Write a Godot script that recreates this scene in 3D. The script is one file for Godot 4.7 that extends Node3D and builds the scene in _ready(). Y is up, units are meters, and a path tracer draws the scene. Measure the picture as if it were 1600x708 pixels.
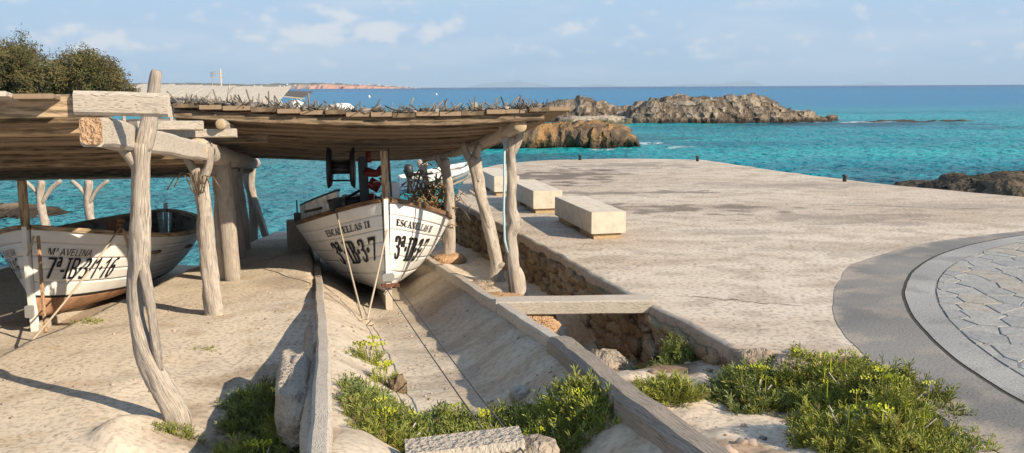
extends Node3D

var rng := RandomNumberGenerator.new()
var nz := FastNoiseLite.new()
var nf := FastNoiseLite.new()
var M := {}
var taken := {}
var org := {}

# ---------------------------------------------------------------- helpers
func V(x: float, y: float, d: float) -> Vector3:
	return Vector3(x, y, -d)

# slipway axes: s runs down to the sea, q runs across
func SQ(s: float, q: float, y: float) -> Vector3:
	return Vector3(-.22 * s + .9755 * q, y, -(.9755 * s + .22 * q))

func sm(a: float, b: float, x: float) -> float:
	return smoothstep(a, b, x)

class MB:
	var st := SurfaceTool.new()
	var n := 0
	var flat := false
	var uvs := true
	var cols := false
	var col := Color(1, 1, 1)
	func _init(is_flat := false, with_col := false):
		st.begin(Mesh.PRIMITIVE_TRIANGLES)
		flat = is_flat
		cols = with_col
		st.set_smooth_group(4294967295 if flat else 0)
	func v(p: Vector3, uv := Vector2.ZERO) -> int:
		if cols:
			st.set_color(col)
		st.set_uv(uv)
		st.add_vertex(p)
		n += 1
		return n - 1
	func tri(a: int, b: int, c: int):
		st.add_index(a); st.add_index(c); st.add_index(b)
	func quad(a: int, b: int, c: int, d: int):
		tri(a, b, c); tri(a, c, d)
	func mesh() -> ArrayMesh:
		st.generate_normals()
		return st.commit()
	# closed section swept along a path; section runs counter-clockwise seen against the path
	func sweep(path: Array, section: Array, up := Vector3.UP, scales := [], uvk := 1.0):
		var rows := path.size()
		var k := section.size()
		var along := 0.0
		var base := n
		for i in rows:
			var tg: Vector3 = (path[mini(i + 1, rows - 1)] - path[maxi(i - 1, 0)]).normalized()
			var side := tg.cross(up).normalized()
			var u2 := side.cross(tg)
			if i > 0:
				along += (path[i] - path[i - 1]).length()
			var sc: float = scales[i] if scales.size() else 1.0
			var per := 0.0
			for j in k + 1:
				var q: Vector2 = section[j % k]
				if j > 0:
					per += (q - section[j - 1]).length()
				v(path[i] + side * q.x * sc + u2 * q.y * sc, Vector2(per, along) * uvk)
		for i in rows - 1:
			for j in k:
				var a := base + i * (k + 1) + j
				quad(a, a + 1, a + k + 2, a + k + 1)
		for e in 2:
			var i2 := 0 if e == 0 else rows - 1
			var c := Vector3.ZERO
			var first := base + i2 * (k + 1)
			var tg2: Vector3 = (path[mini(i2 + 1, rows - 1)] - path[maxi(i2 - 1, 0)]).normalized()
			var sd := tg2.cross(up).normalized()
			var uu := sd.cross(tg2)
			var sc2: float = scales[i2] if scales.size() else 1.0
			var ids := []
			for j in k:
				var q2: Vector2 = section[j]
				ids.append(v(path[i2] + sd * q2.x * sc2 + uu * q2.y * sc2, Vector2(.3, .2) + q2 * .06))
			for j in range(1, k - 1):
				if e == 0:
					tri(ids[0], ids[j + 1], ids[j])
				else:
					tri(ids[0], ids[j], ids[j + 1])
	func box(c: Vector3, size: Vector3, basis := Basis.IDENTITY, chamfer := .006):
		var h := size * .5
		var ch := minf(chamfer, minf(h.x, h.y) * .5)
		var sec := [Vector2(-h.x + ch, -h.y), Vector2(h.x - ch, -h.y), Vector2(h.x, -h.y + ch), Vector2(h.x, h.y - ch), Vector2(h.x - ch, h.y), Vector2(-h.x + ch, h.y), Vector2(-h.x, h.y - ch), Vector2(-h.x, -h.y + ch)]
		sweep([c + basis * Vector3(0, 0, h.z), c - basis * Vector3(0, 0, h.z)], sec, basis.y)
	func tube(pts: Array, r: float, sides := 7):
		var sec := []
		for j in sides:
			var a := TAU * j / sides
			sec.append(Vector2(cos(a), sin(a)) * r)
		var d: Vector3 = (pts[-1] - pts[0]).normalized()
		sweep(pts, sec, Vector3.RIGHT if absf(d.y) > .9 else Vector3.UP)

func nm(parent: Node, called: String) -> String:
	var key := str(parent.get_instance_id()) + called
	var k: int = taken.get(key, -1) + 1
	taken[key] = k
	return called if k == 0 else "%s_%03d" % [called, k]

func obj(called: String, mesh: Mesh, m: Material, parent: Node = self) -> MeshInstance3D:
	var o := MeshInstance3D.new()
	o.mesh = mesh
	o.material_override = m
	o.name = nm(parent, called)
	parent.add_child(o, true)
	if org.has(parent):
		o.position = -org[parent]
	return o

func tag(o: Node, label: String, category: String, group := "") -> Node:
	o.set_meta("label", label)
	o.set_meta("category", category)
	if group != "":
		o.set_meta("group", group)
	return o

func struct(called: String, mesh: Mesh, m: Material) -> MeshInstance3D:
	var o := obj(called, mesh, m)
	o.set_meta("kind", "structure")
	return o

func thing(called: String, label: String, category: String, at: Vector3, group := "", basis := Basis.IDENTITY) -> Node3D:
	var o := Node3D.new()
	o.name = nm(self, called)
	add_child(o, true)
	o.transform = Transform3D(basis, at)
	tag(o, label, category, group)
	return o

# a thing whose parts are given in world coordinates
func wthing(called: String, label: String, category: String, at: Vector3, group := "") -> Node3D:
	var o := thing(called, label, category, at, group)
	org[o] = at
	return o

func multi(called: String, mesh: Mesh, m: Material, xf: Array, cols: Array, parent: Node) -> MultiMeshInstance3D:
	var mm := MultiMesh.new()
	mm.transform_format = MultiMesh.TRANSFORM_3D
	mm.use_colors = cols.size() > 0
	mm.mesh = mesh
	mm.instance_count = xf.size()
	for i in xf.size():
		mm.set_instance_transform(i, xf[i])
		if cols.size():
			mm.set_instance_color(i, cols[i])
	var o := MultiMeshInstance3D.new()
	o.multimesh = mm
	o.material_override = m
	o.name = nm(parent, called)
	parent.add_child(o, true)
	if org.has(parent):
		o.position = -org[parent]
	return o

# weathered trunk or log: rings with uneven outline, long flutes and a slow twist
func trunk(b: MB, pts: Array, radii: Array, sides := 20, rough := .16, sd := 0.0, step := .05):
	var cv := Curve3D.new()
	for i in pts.size():
		var tg: Vector3 = (pts[mini(i + 1, pts.size() - 1)] - pts[maxi(i - 1, 0)]) * .16
		cv.add_point(pts[i], -tg, tg)
	cv.bake_interval = .02
	var total := cv.get_baked_length()
	var marks := [0.0]
	for i in range(1, pts.size()):
		marks.append(cv.get_closest_offset(pts[i]))
	var rows := maxi(3, int(total / step))
	var base := b.n
	var prev_side := Vector3.ZERO
	for i in rows + 1:
		var o := total * i / rows
		var p := cv.sample_baked(o, true)
		var tg2 := (cv.sample_baked(minf(o + .03, total)) - cv.sample_baked(maxf(o - .03, 0))).normalized()
		if prev_side == Vector3.ZERO:
			prev_side = tg2.cross(Vector3(.3, .1, 1)).normalized()
		var side := (prev_side - tg2 * prev_side.dot(tg2)).normalized()
		prev_side = side
		var u2 := side.cross(tg2)
		var k := 0
		while k < marks.size() - 2 and o > marks[k + 1]:
			k += 1
		var f := clampf((o - marks[k]) / maxf(marks[k + 1] - marks[k], .001), 0, 1)
		var r := lerpf(radii[k], radii[k + 1], f)
		for j in sides + 1:
			var a := TAU * (j % sides) / sides + o * .5
			var c := cos(a)
			var s := sin(a)
			var w := nz.get_noise_3d(c * 55 + sd * 31, s * 55, o * 45 + sd * 17) * rough * 1.6
			w -= maxf(0, nf.get_noise_3d(c * 75 + sd * 13, s * 75, o * 9 + sd) - .1) * rough * 2.0
			w += nz.get_noise_3d(c * 140 + sd, s * 140 + 9, o * 110) * rough * .45
			var e := 1.0
			if i == 0 or i == rows:
				e = .82
			b.v(p + (side * c + u2 * s) * r * (1 + w) * e, Vector2(float(j) / sides * .45, o))
	for i in rows:
		for j in sides:
			var a2 := base + i * (sides + 1) + j
			b.quad(a2, a2 + 1, a2 + sides + 2, a2 + sides + 1)
	for e2 in 2:
		var row := base + (0 if e2 == 0 else rows * (sides + 1))
		var cp := cv.sample_baked(0.0 if e2 == 0 else total)
		var tt := (cv.sample_baked(.05) - cp).normalized() if e2 == 0 else (cp - cv.sample_baked(total - .05)).normalized()
		var c2 := b.v(cp + tt * (.004 if e2 == 1 else -.004), Vector2(.2, .2))
		for j in sides:
			if e2 == 0:
				b.tri(c2, row + j + 1, row + j)
			else:
				b.tri(c2, row + j, row + j + 1)

func trunk_obj(called: String, pts: Array, radii: Array, m: Material, parent: Node, sd := 0.0, rough := .16, sides := 16) -> MeshInstance3D:
	var b := MB.new()
	trunk(b, pts, radii, sides, rough, sd)
	return obj(called, b.mesh(), m, parent)

# sawn timber with softened, slightly wandering edges
func timber(b: MB, a: Vector3, c: Vector3, w: float, t: float, up := Vector3.UP, sd := 0.0, wander := .008, ch := .008, seg := .25):
	var n := maxi(1, int((c - a).length() / seg))
	var path := []
	var sc := []
	var side := (c - a).cross(up).normalized()
	for i in n + 1:
		var f := float(i) / n
		path.append(a.lerp(c, f) + up * nz.get_noise_2d(f * n * 9 + sd * 40, sd * 77) * wander * 2 + side * nz.get_noise_2d(f * n * 9 + sd * 40, sd * 77 + 300) * wander)
		sc.append(1 + nz.get_noise_2d(f * n * 22, sd * 91 + 50) * .06)
	var x := w * .5
	var y := t * .5
	var k := minf(ch, minf(x, y) * .6)
	b.sweep(path, [Vector2(-x + k, -y), Vector2(x - k, -y), Vector2(x, -y + k), Vector2(x, y - k), Vector2(x - k, y), Vector2(-x + k, y), Vector2(-x, y - k), Vector2(-x, -y + k)], up, sc)

func timber_obj(called: String, a: Vector3, c: Vector3, w: float, t: float, m: Material, parent: Node, sd := 0.0, up := Vector3.UP, wander := .008, ch := .008) -> MeshInstance3D:
	var b := MB.new(true)
	timber(b, a, c, w, t, up, sd, wander, ch)
	return obj(called, b.mesh(), m, parent)

# rough lump of rock
func rock_mesh(size: Vector3, sd: float, boxy := .7, rough := .22, sides := 12, rings := 8, with_col := false) -> ArrayMesh:
	var b := MB.new(false, with_col)
	for i in rings + 1:
		var th := PI * i / rings
		for j in sides + 1:
			var a := TAU * (j % sides) / sides
			var p := Vector3(sin(th) * cos(a), cos(th), sin(th) * sin(a))
			var q := Vector3(signf(p.x) * pow(absf(p.x), boxy), signf(p.y) * pow(absf(p.y), boxy), signf(p.z) * pow(absf(p.z), boxy))
			var w := 1 + nz.get_noise_3d(p.x * 60 + sd * 50, p.y * 60, p.z * 60 + sd * 9) * rough * 2 + nz.get_noise_3d(p.x * 170 + sd * 50, p.y * 170, p.z * 170) * rough * .9
			b.v(q * size * .5 * w, Vector2(float(j) / sides, float(i) / rings))
	for i in rings:
		for j in sides:
			var a2 := i * (sides + 1) + j
			b.quad(a2, a2 + 1, a2 + sides + 2, a2 + sides + 1)
	return b.mesh()

# ---------------------------------------------------------------- textures and materials
func ramp(stops: Array) -> Gradient:
	var g := Gradient.new()
	var off := PackedFloat32Array()
	var cs := PackedColorArray()
	for s in stops:
		off.append(s[0])
		var c = s[1]
		cs.append(c if c is Color else Color(c, c, c))
	g.offsets = off
	g.colors = cs
	return g

func ntex(freq: float, oct: int, stops: Array, kind := 0, sd := 1, px := 512, typ := FastNoiseLite.TYPE_SIMPLEX_SMOOTH) -> NoiseTexture2D:
	var f := FastNoiseLite.new()
	f.noise_type = typ
	f.frequency = freq
	f.fractal_octaves = oct
	f.fractal_type = FastNoiseLite.FRACTAL_RIDGED if kind == 1 else FastNoiseLite.FRACTAL_FBM
	f.fractal_gain = .55
	f.seed = sd
	var t := NoiseTexture2D.new()
	t.width = px
	t.height = px
	t.seamless = true
	t.seamless_blend_skirt = .15
	t.noise = f
	if stops.size():
		t.color_ramp = ramp(stops)
	return t

func mat(called: String, c: Color, rough := .85, tex: Texture2D = null, bump: Texture2D = null, cm := .5, scale := Vector3.ONE, tri := false, vcol := false, spec := .35) -> StandardMaterial3D:
	var m := StandardMaterial3D.new()
	m.resource_name = called
	m.albedo_color = Color(c.r, c.g, c.b).linear_to_srgb()
	m.roughness = rough
	m.metallic_specular = spec
	m.albedo_texture = tex
	if bump:
		m.heightmap_enabled = true
		m.heightmap_texture = bump
		m.heightmap_scale = cm
	m.uv1_scale = scale
	m.uv1_triplanar = tri
	m.uv1_world_triplanar = tri
	m.vertex_color_use_as_albedo = vcol
	m.cull_mode = BaseMaterial3D.CULL_DISABLED
	return m

func make_materials():
	var grain := ntex(.018, 5, [[0.0, .74], [.3, .86], [.55, .96], [.75, 1.0], [.9, .82], [1.0, .62]], 1, 3)
	var grain2 := ntex(.012, 5, [[0.0, .45], [.4, .75], [.6, .95], [1.0, 1.0]], 0, 9)
	var grain_h := ntex(.018, 5, [[0.0, .6], [.7, .8], [.88, .3], [1.0, 0.0]], 1, 3)
	var speck := ntex(.05, 5, [[0.0, .72], [.35, .9], [.5, .97], [.7, 1.0], [1.0, .94]], 0, 5)
	var blot := ntex(.008, 6, [[0.0, .6], [.4, .85], [.55, .97], [1.0, 1.0]], 0, 15)
	var soft := ntex(.012, 5, [[0.0, .86], [.5, .96], [1.0, 1.0]], 0, 17)
	var bumpy := ntex(.03, 6, [], 0, 21)
	var cell := ntex(.035, 3, [[0.0, 0.0], [1.0, 1.0]], 0, 31, 512, FastNoiseLite.TYPE_CELLULAR)
	var pitted := ntex(.035, 6, [[0.0, .70], [.32, .89], [.46, .965], [.6, 1.0], [1.0, .95]], 0, 51, 1024)
	var cracked := ntex(.0045, 5, [[0.0, 1.0], [.80, 1.0], [.90, .93], [.965, .70], [1.0, .5]], 1, 53, 1024)
	var bark := Vector3(4, .5, 1)
	M.drift = mat("bleached driftwood", Color(.52, .455, .39), .9, grain, grain_h, 2.2, Vector3(7, .2, 1))
	M.drift_same = M.drift  # same driftwood colour, no separate tone
	M.timber = mat("weathered grey timber", Color(.50, .44, .37), .88, grain, grain_h, .8, bark)
	M.log_grey = mat("weathered grey log", Color(.33, .275, .225), .88, grain, grain_h, 1.4, Vector3(7, .16, 1))
	M.board = mat("tan board", Color(.52, .385, .25), .85, grain2, grain_h, .4, bark)
	M.purlin = mat("roof timber, sawn", Color(.26, .19, .125), .88, grain2, grain_h, .5, bark)
	M.purlin2 = mat("roof timber, rough", Color(.25, .185, .125), .88, grain, grain_h, .5, bark)
	M.roof = mat("roof board", Color(.26, .19, .13), .9, grain, grain_h, .8, bark)
	M.end_cut = mat("sawn end", Color(.55, .42, .27), .85, speck, bumpy, .4, Vector3(6, 6, 1))
	M.ground = mat("sandy ground", Color(1, 1, 1), .95, pitted, pitted, 1.1, Vector3(.42, .42, .42), true, true, .2)
	M.concrete = mat("quay concrete", Color(1, 1, 1), .9, pitted, pitted, .45, Vector3(.36, .36, .36), true, true, .25)
	for m in [M.ground, M.concrete]:
		m.detail_enabled = true
		m.detail_blend_mode = BaseMaterial3D.BLEND_MODE_MUL
		m.detail_albedo = cracked
	M.rough_concrete = mat("rough pale concrete", Color(.46, .40, .33), .93, speck, bumpy, 2.5, Vector3(1.3, 1.3, 1.3), true, false, .2)
	M.bench = mat("smooth pale concrete", Color(.62, .55, .45), .85, soft, bumpy, .10, Vector3(.8, .8, .8), true, false, .3)
	M.plinth = mat("ochre plinth", Color(.48, .35, .20), .9, speck, bumpy, .4, Vector3(1, 1, 1), true)
	M.asphalt = mat("worn asphalt", Color(1, 1, 1), .88, speck, bumpy, .18, Vector3(1.5, 1.5, 1.5), true, true, .3)
	M.mortar = mat("mortar", Color(.20, .195, .185), .95, speck, bumpy, .6, Vector3(1.5, 1.5, 1.5), true)
	M.flags = []
	for c in [Color(.30, .30, .295), Color(.325, .32, .305), Color(.28, .283, .28), Color(.35, .325, .285), Color(.33, .305, .27)]:
		M.flags.append(mat("flagstone", c, .85, soft, bumpy, .5, Vector3(.9, .9, .9), true))
	M.stones = []
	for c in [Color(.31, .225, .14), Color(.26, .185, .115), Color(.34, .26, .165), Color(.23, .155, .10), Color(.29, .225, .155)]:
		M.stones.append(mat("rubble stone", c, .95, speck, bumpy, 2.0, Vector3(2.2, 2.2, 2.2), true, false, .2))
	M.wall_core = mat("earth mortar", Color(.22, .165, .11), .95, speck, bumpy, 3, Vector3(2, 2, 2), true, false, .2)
	M.boulder = mat("pale boulder", Color(.40, .33, .26), .95, blot, bumpy, 3, Vector3(1.6, 1.6, 1.6), true, false, .2)
	M.red_stone = mat("reddish crumbling stone", Color(.48, .31, .19), .95, speck, bumpy, 3, Vector3(1.6, 1.6, 1.6), true, false, .2)
	M.islet = mat("sea rock", Color(1, 1, 1), .95, speck, bumpy, 14, Vector3(.22, .22, .22), true, true, .2)
	M.hull = mat("white hull paint", Color(.82, .81, .78), .42, ntex(.01, 4, [[0.0, .90], [.5, .97], [1.0, 1.0]], 0, 41), ntex(.006, 3, [], 0, 43), .12, Vector3(.6, .6, .6), true, false, .45)
	M.lining = mat("grey boat lining", Color(.30, .27, .23), .8, blot)
	M.antifoul = mat("faded red bottom paint", Color(.47, .27, .165), .75, blot, bumpy, .3, Vector3(1, 1, 1), true)
	M.rail = mat("varnished brown rail", Color(.23, .135, .07), .6, grain2, grain_h, .3, bark)
	M.letter = mat("black letter paint", Color(.018, .017, .017), .55)
	M.letter_blue = mat("dark letter paint", Color(.02, .02, .028), .55)
	M.black = mat("black painted steel", Color(.022, .021, .022), .5, null, null, 0, Vector3.ONE, false, false, .5)
	M.grey = mat("grey plastic", Color(.25, .25, .25), .5)
	M.red = mat("red engine paint", Color(.19, .03, .028), .45, blot)
	M.rust = mat("rusty iron", Color(.17, .075, .04), .85, speck)
	M.hose = mat("tan hose", Color(.35, .27, .18), .6)
	M.rope = mat("pale rope", Color(.50, .42, .32), .9, speck, null, 0, Vector3(30, 30, 1))
	M.wire = mat("steel wire", Color(.09, .085, .08), .6)
	M.drift_far = M.drift  # far posts and beam are plain driftwood
	M.pipe = mat("pale blue pipe", Color(.36, .52, .60), .5)
	M.white = mat("white paint", Color(.76, .76, .74), .5, blot)
	M.net = mat("old net", Color(1, 1, 1), .95, null, null, 0, Vector3.ONE, false, true)
	M.leaf = mat("fleshy leaf", Color(1, 1, 1), .5, null, null, 0, Vector3.ONE, false, true, .4)
	M.leaf.backlight_enabled = true
	M.leaf.backlight = Color(.14, .17, .04).linear_to_srgb()
	M.tree_leaf = mat("tree leaf", Color(1, 1, 1), .6, null, null, 0, Vector3.ONE, false, true, .3)
	M.twig = mat("dry twig", Color(1, 1, 1), .9, null, null, 0, Vector3.ONE, false, true)
	M.coast = mat("far coast", Color(1, 1, 1), 1.0, null, null, 0, Vector3.ONE, false, true, .1)
	M.hut_roof = mat("pale hut roof", Color(.50, .45, .38), .9, grain, null, 0, Vector3(3, .3, 1))
	M.hut_dark = mat("dark hut board", Color(.11, .10, .095), .9, grain)
	var sea := mat("sea water", Color(1, 1, 1), .22, null, null, 0, Vector3(.07, .1, .17), true, true, .18)
	sea.normal_enabled = true
	var wn := ntex(.014, 5, [], 0, 61, 1024)
	wn.as_normal_map = true
	wn.bump_strength = 18.0
	sea.normal_texture = wn
	sea.normal_scale = 2.1
	M.sea = sea

# ---------------------------------------------------------------- sky
func make_sky() -> PanoramaSkyMaterial:
	var W := 3072
	var H := 1536
	var im := Image.create(W, H, false, Image.FORMAT_RGBF)
	var cn := FastNoiseLite.new()
	cn.seed = 12
	cn.frequency = .011
	cn.fractal_octaves = 6
	cn.fractal_gain = .52
	var low := Color(.44, .59, .75)
	var mid := Color(.46, .63, .83)
	var top := Color(.27, .41, .64)
	for r in H:
		var el := 90.0 - (r + .5) / H * 180.0
		var c: Color
		if el < 0:
			c = low
		else:
			c = low.lerp(mid, sm(0, 6, el)).lerp(top, sm(6, 75, el))
		im.fill_rect(Rect2i(0, r, W, 1), c)
		if el > -.3 and el < 26.0:
			var edge := sm(26, 14, el)
			for x in W:
				var az := (x + .5) / W * 360.0
				if az > 180:
					az -= 360
				# soft thin veil in long streaks, and small puffs
				var a := cn.get_noise_2d(az * 6.0 + 700, el * 30.0)
				var vf := sm(-.2, .55, a) * .42
				var p := cn.get_noise_2d(az * 34.0 - 300, el * 75.0 + 60)
				var bump := 0.0
				for k in [[-9.2, 3.6, 5.2, .95], [-24.5, 2.7, 2.6, .85], [-13.2, 3.0, 3.4, .6], [4.0, 3.2, 3.0, .3], [13.0, 2.2, 4.0, .35], [30.0, 2.4, 4.0, .3], [52, 4, 8, .7], [-62, 5, 8, .8], [100, 6, 14, .7], [-120, 5, 12, .7], [165, 6, 16, .8]]:
					var dx: float = (az - k[0]) / k[2]
					var dy: float = (el - k[1]) / .85
					bump = maxf(bump, k[3] * exp(-dx * dx - dy * dy))
				var puff := sm(.2, .85, bump + p * .95) * .72
				var cl := low.lerp(Color(.80, .84, .88), .55)
				var out := c.lerp(cl, vf * edge)
				out = out.lerp(Color(.82, .82, .83), puff * edge)
				im.set_pixel(x, r, out)
	var m := PanoramaSkyMaterial.new()
	m.panorama = ImageTexture.create_from_image(im)
	return m

# ---------------------------------------------------------------- ground
const QL := .03
const QR := 1.78
const QC := .905

func rail_y(s: float) -> float:
	return .945 - .104 * (maxf(s, 3.2) - 4.0)

func wall_q(s: float) -> float:
	return 3.31 - .07 * (s - 6.5)

func slab_y(x: float, d: float) -> float:
	return .4 - .04 * (maxf(d, 5.0) - 6.0) + .05 * nz.get_noise_2d(x * 9, d * 9)

func gh(x: float, d: float) -> float:
	var s := -.22 * x + .9755 * d
	var q := .9755 * x + .22 * d
	var n1 := nz.get_noise_2d(x * 28, d * 28)
	var n2 := nz.get_noise_2d(x * 95 + 40, d * 95)
	var y: float
	if q < QL - .06:
		y = slab_y(x, d) + n1 * .02 + n2 * .006
		# eroded gully beside the left rail
		var g := sm(-1.6 + .25 * n1, -.6, q) * sm(9.0, 5.6, s)
		y -= g * .25
		# concrete footing round the front post
		var fd: float = Vector2(x + 2.40, (d - 5.62) * .9).length()
		y += .075 * sm(.36, .27, fd + n1 * .08)
		# left slip and its vertical edge
		var ex := -4.45 + n1 * .07
		if x < ex:
			var y2 := -.20 - .075 * (d - 10.1) + n1 * .03 + .28 * pow(absf(x + 5.8) / 1.5, 2.0)
			y2 = minf(y2, .25)
			y = lerpf(y, minf(y, y2), sm(ex, ex - .05, x))
			if x < -7.6:
				y = lerpf(y, .1 - .09 * (d - 8.0), sm(-7.6, -8.0, x))
		y = lerpf(y, -1.9, sm(16.5, 16.75, d + n1 * .1))
		y = lerpf(1.0, y, sm(2.8, 4.2, d))
	elif q <= QR + .05:
		var a := absf(q - QC)
		var dep := .37 - .30 * sm(.20, .86, a) - .02 * n1
		y = rail_y(s) - dep + n1 * .018 + n2 * .007
		dep = lerpf(dep, .42, sm(6.5, 5.6, s + n1 * .5) * sm(.86, .70, a))
		var heap := sm(6.6, 5.2, s + n1 * .5)
		y += heap * n1 * .05
		y = lerpf(1.0 - .1, y, sm(3.0, 3.9, s))
		y = lerpf(y, -1.9, sm(17.5, 18.2, s))
	else:
		var terr := -.02 - .035 * (s - 10.6) + n1 * .03
		var ditch := -.27 + n1 * .06 + n2 * .02
		y = lerpf(ditch, terr, sm(9.0, 9.55, s + n1 * .35))
		var near := .30 + n1 * .11 + n2 * .05 + .16 * sm(5.8, 4.2, s)
		y = lerpf(near, y, sm(6.55, 7.5, s + n1 * .3 - (q - 2.2) * .25))
		y = lerpf(rail_y(s) - .06, y, sm(QR + .05, QR + .42, q + n1 * .12))
		y = lerpf(.98, y, sm(2.4, 3.6, d))
		if s > 6.45:
			y = lerpf(y, .33, sm(wall_q(s) - .02, wall_q(s) + .12, q))
		else:
			var e := sm(2.2, 2.75, x)
			y = lerpf(y, .42, e)
		y = lerpf(y, -1.9, sm(16.9, 17.2, s))
	return y

func axis(parts: Array) -> Array:
	var out := []
	for p in parts:
		var x: float = p[0]
		while x < p[1] - 1e-4:
			out.append(x)
			x += p[2]
	out.append(parts[-1][1])
	return out

func make_ground():
	var xs := axis([[-40.0, -10.0, 2.0], [-10.0, -5.0, .16], [-5.0, 3.2, .055], [3.2, 3.4, .2]])
	var ds := axis([[-18.0, 2.0, 1.5], [2.0, 4.0, .25], [4.0, 10.0, .055], [10.0, 19.4, .11]])
	var b := MB.new(false, true)
	var base := Color(.62, .53, .425)
	for d in ds:
		for x in xs:
			var s: float = -.22 * x + .9755 * d
			var q: float = .9755 * x + .22 * d
			var n1 := nz.get_noise_2d(x * 12 + 5, d * 12)
			var n2 := nz.get_noise_2d(x * 70, d * 70 + 33)
			var n3 := nf.get_noise_2d(x * 30, d * 30)
			var c := base.lerp(Color(.69, .615, .52), clampf(n1 * 1.3 + .3, 0, 1) * .7)
			c = c.lerp(Color(.48, .35, .235), sm(.16, .46, n2 + n1 * .4) * .5)
			c = c.lerp(Color(.30, .24, .18), sm(.5, .85, n3) * .35)
			if q > QL - .05 and q < QR + .05:
				c = c.lerp(Color(.51, .435, .345), .55)
				c = c.lerp(Color(.26, .20, .145), sm(.15, .4, nz.get_noise_2d(q * 30, s * 95)) * .4)
				c = c.lerp(Color(.42, .32, .225), sm(.15, .5, q - QC + n1 * .4) * (.35 + .5 * sm(-.15, .25, nz.get_noise_2d(q * 25 - s * 20, s * 60 + 70))))
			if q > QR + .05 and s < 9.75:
				c = c.lerp(Color(.20, .14, .095), sm(9.75, 9.2, s) * sm(6.2, 6.9, s) * (.55 + .45 * sm(-.2, .2, n2)))  # dark ditch soil, with shade also painted into the colour
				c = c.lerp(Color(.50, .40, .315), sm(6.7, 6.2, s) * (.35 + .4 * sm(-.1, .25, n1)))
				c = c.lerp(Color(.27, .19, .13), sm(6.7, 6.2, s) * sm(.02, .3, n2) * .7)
			if q > QR + .1 and s > 8.9 and s < 9.9:
				c = c.lerp(Color(.50, .30, .165), sm(-.15, .1, n2) * .8)
			if q < QL and s < 8.8 and q > -1.6:
				c = c.lerp(Color(.25, .195, .145), sm(8.8, 6.5, s) * sm(-1.3 + n1 * .5, -.7, q) * (.4 + .6 * sm(-.15, .2, n2)))  # brown gully dirt, deepened by shade put into its tone
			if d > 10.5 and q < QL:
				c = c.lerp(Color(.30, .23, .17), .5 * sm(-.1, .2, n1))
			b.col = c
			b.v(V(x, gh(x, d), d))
	var k := xs.size()
	for i in ds.size() - 1:
		for j in k - 1:
			var a := i * k + j
			b.quad(a, a + 1, a + k + 1, a + k)
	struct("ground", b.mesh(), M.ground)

func poly(pts: Array, d: float) -> float:
	for i in pts.size() - 1:
		if d <= pts[i + 1][0]:
			return lerpf(pts[i][1], pts[i + 1][1], clampf((d - pts[i][0]) / (pts[i + 1][0] - pts[i][0]), 0, 1))
	return pts[-1][1]

const XL := [[-14.0, 1.2], [2.0, 2.45], [4.9, 2.66], [6.70, 2.84], [6.86, 2.62], [6.92, 2.1], [7.09, 1.80], [8.45, 1.36], [11.5, .5], [14.2, -.32], [16.83, -1.09], [19.9, -1.12], [22.0, -1.08], [23.1, -.95], [24.6, -.35], [25.5, .4], [26.0, 1.05], [26.4, 3.0]]
const XR := [[-14.0, 30.0], [4.0, 24.0], [12.0, 13.6], [16.77, 9.65], [18.84, 8.12], [21.44, 6.92], [24.0, 6.1], [25.7, 5.53], [26.2, 4.4], [26.4, 3.3]]

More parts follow.
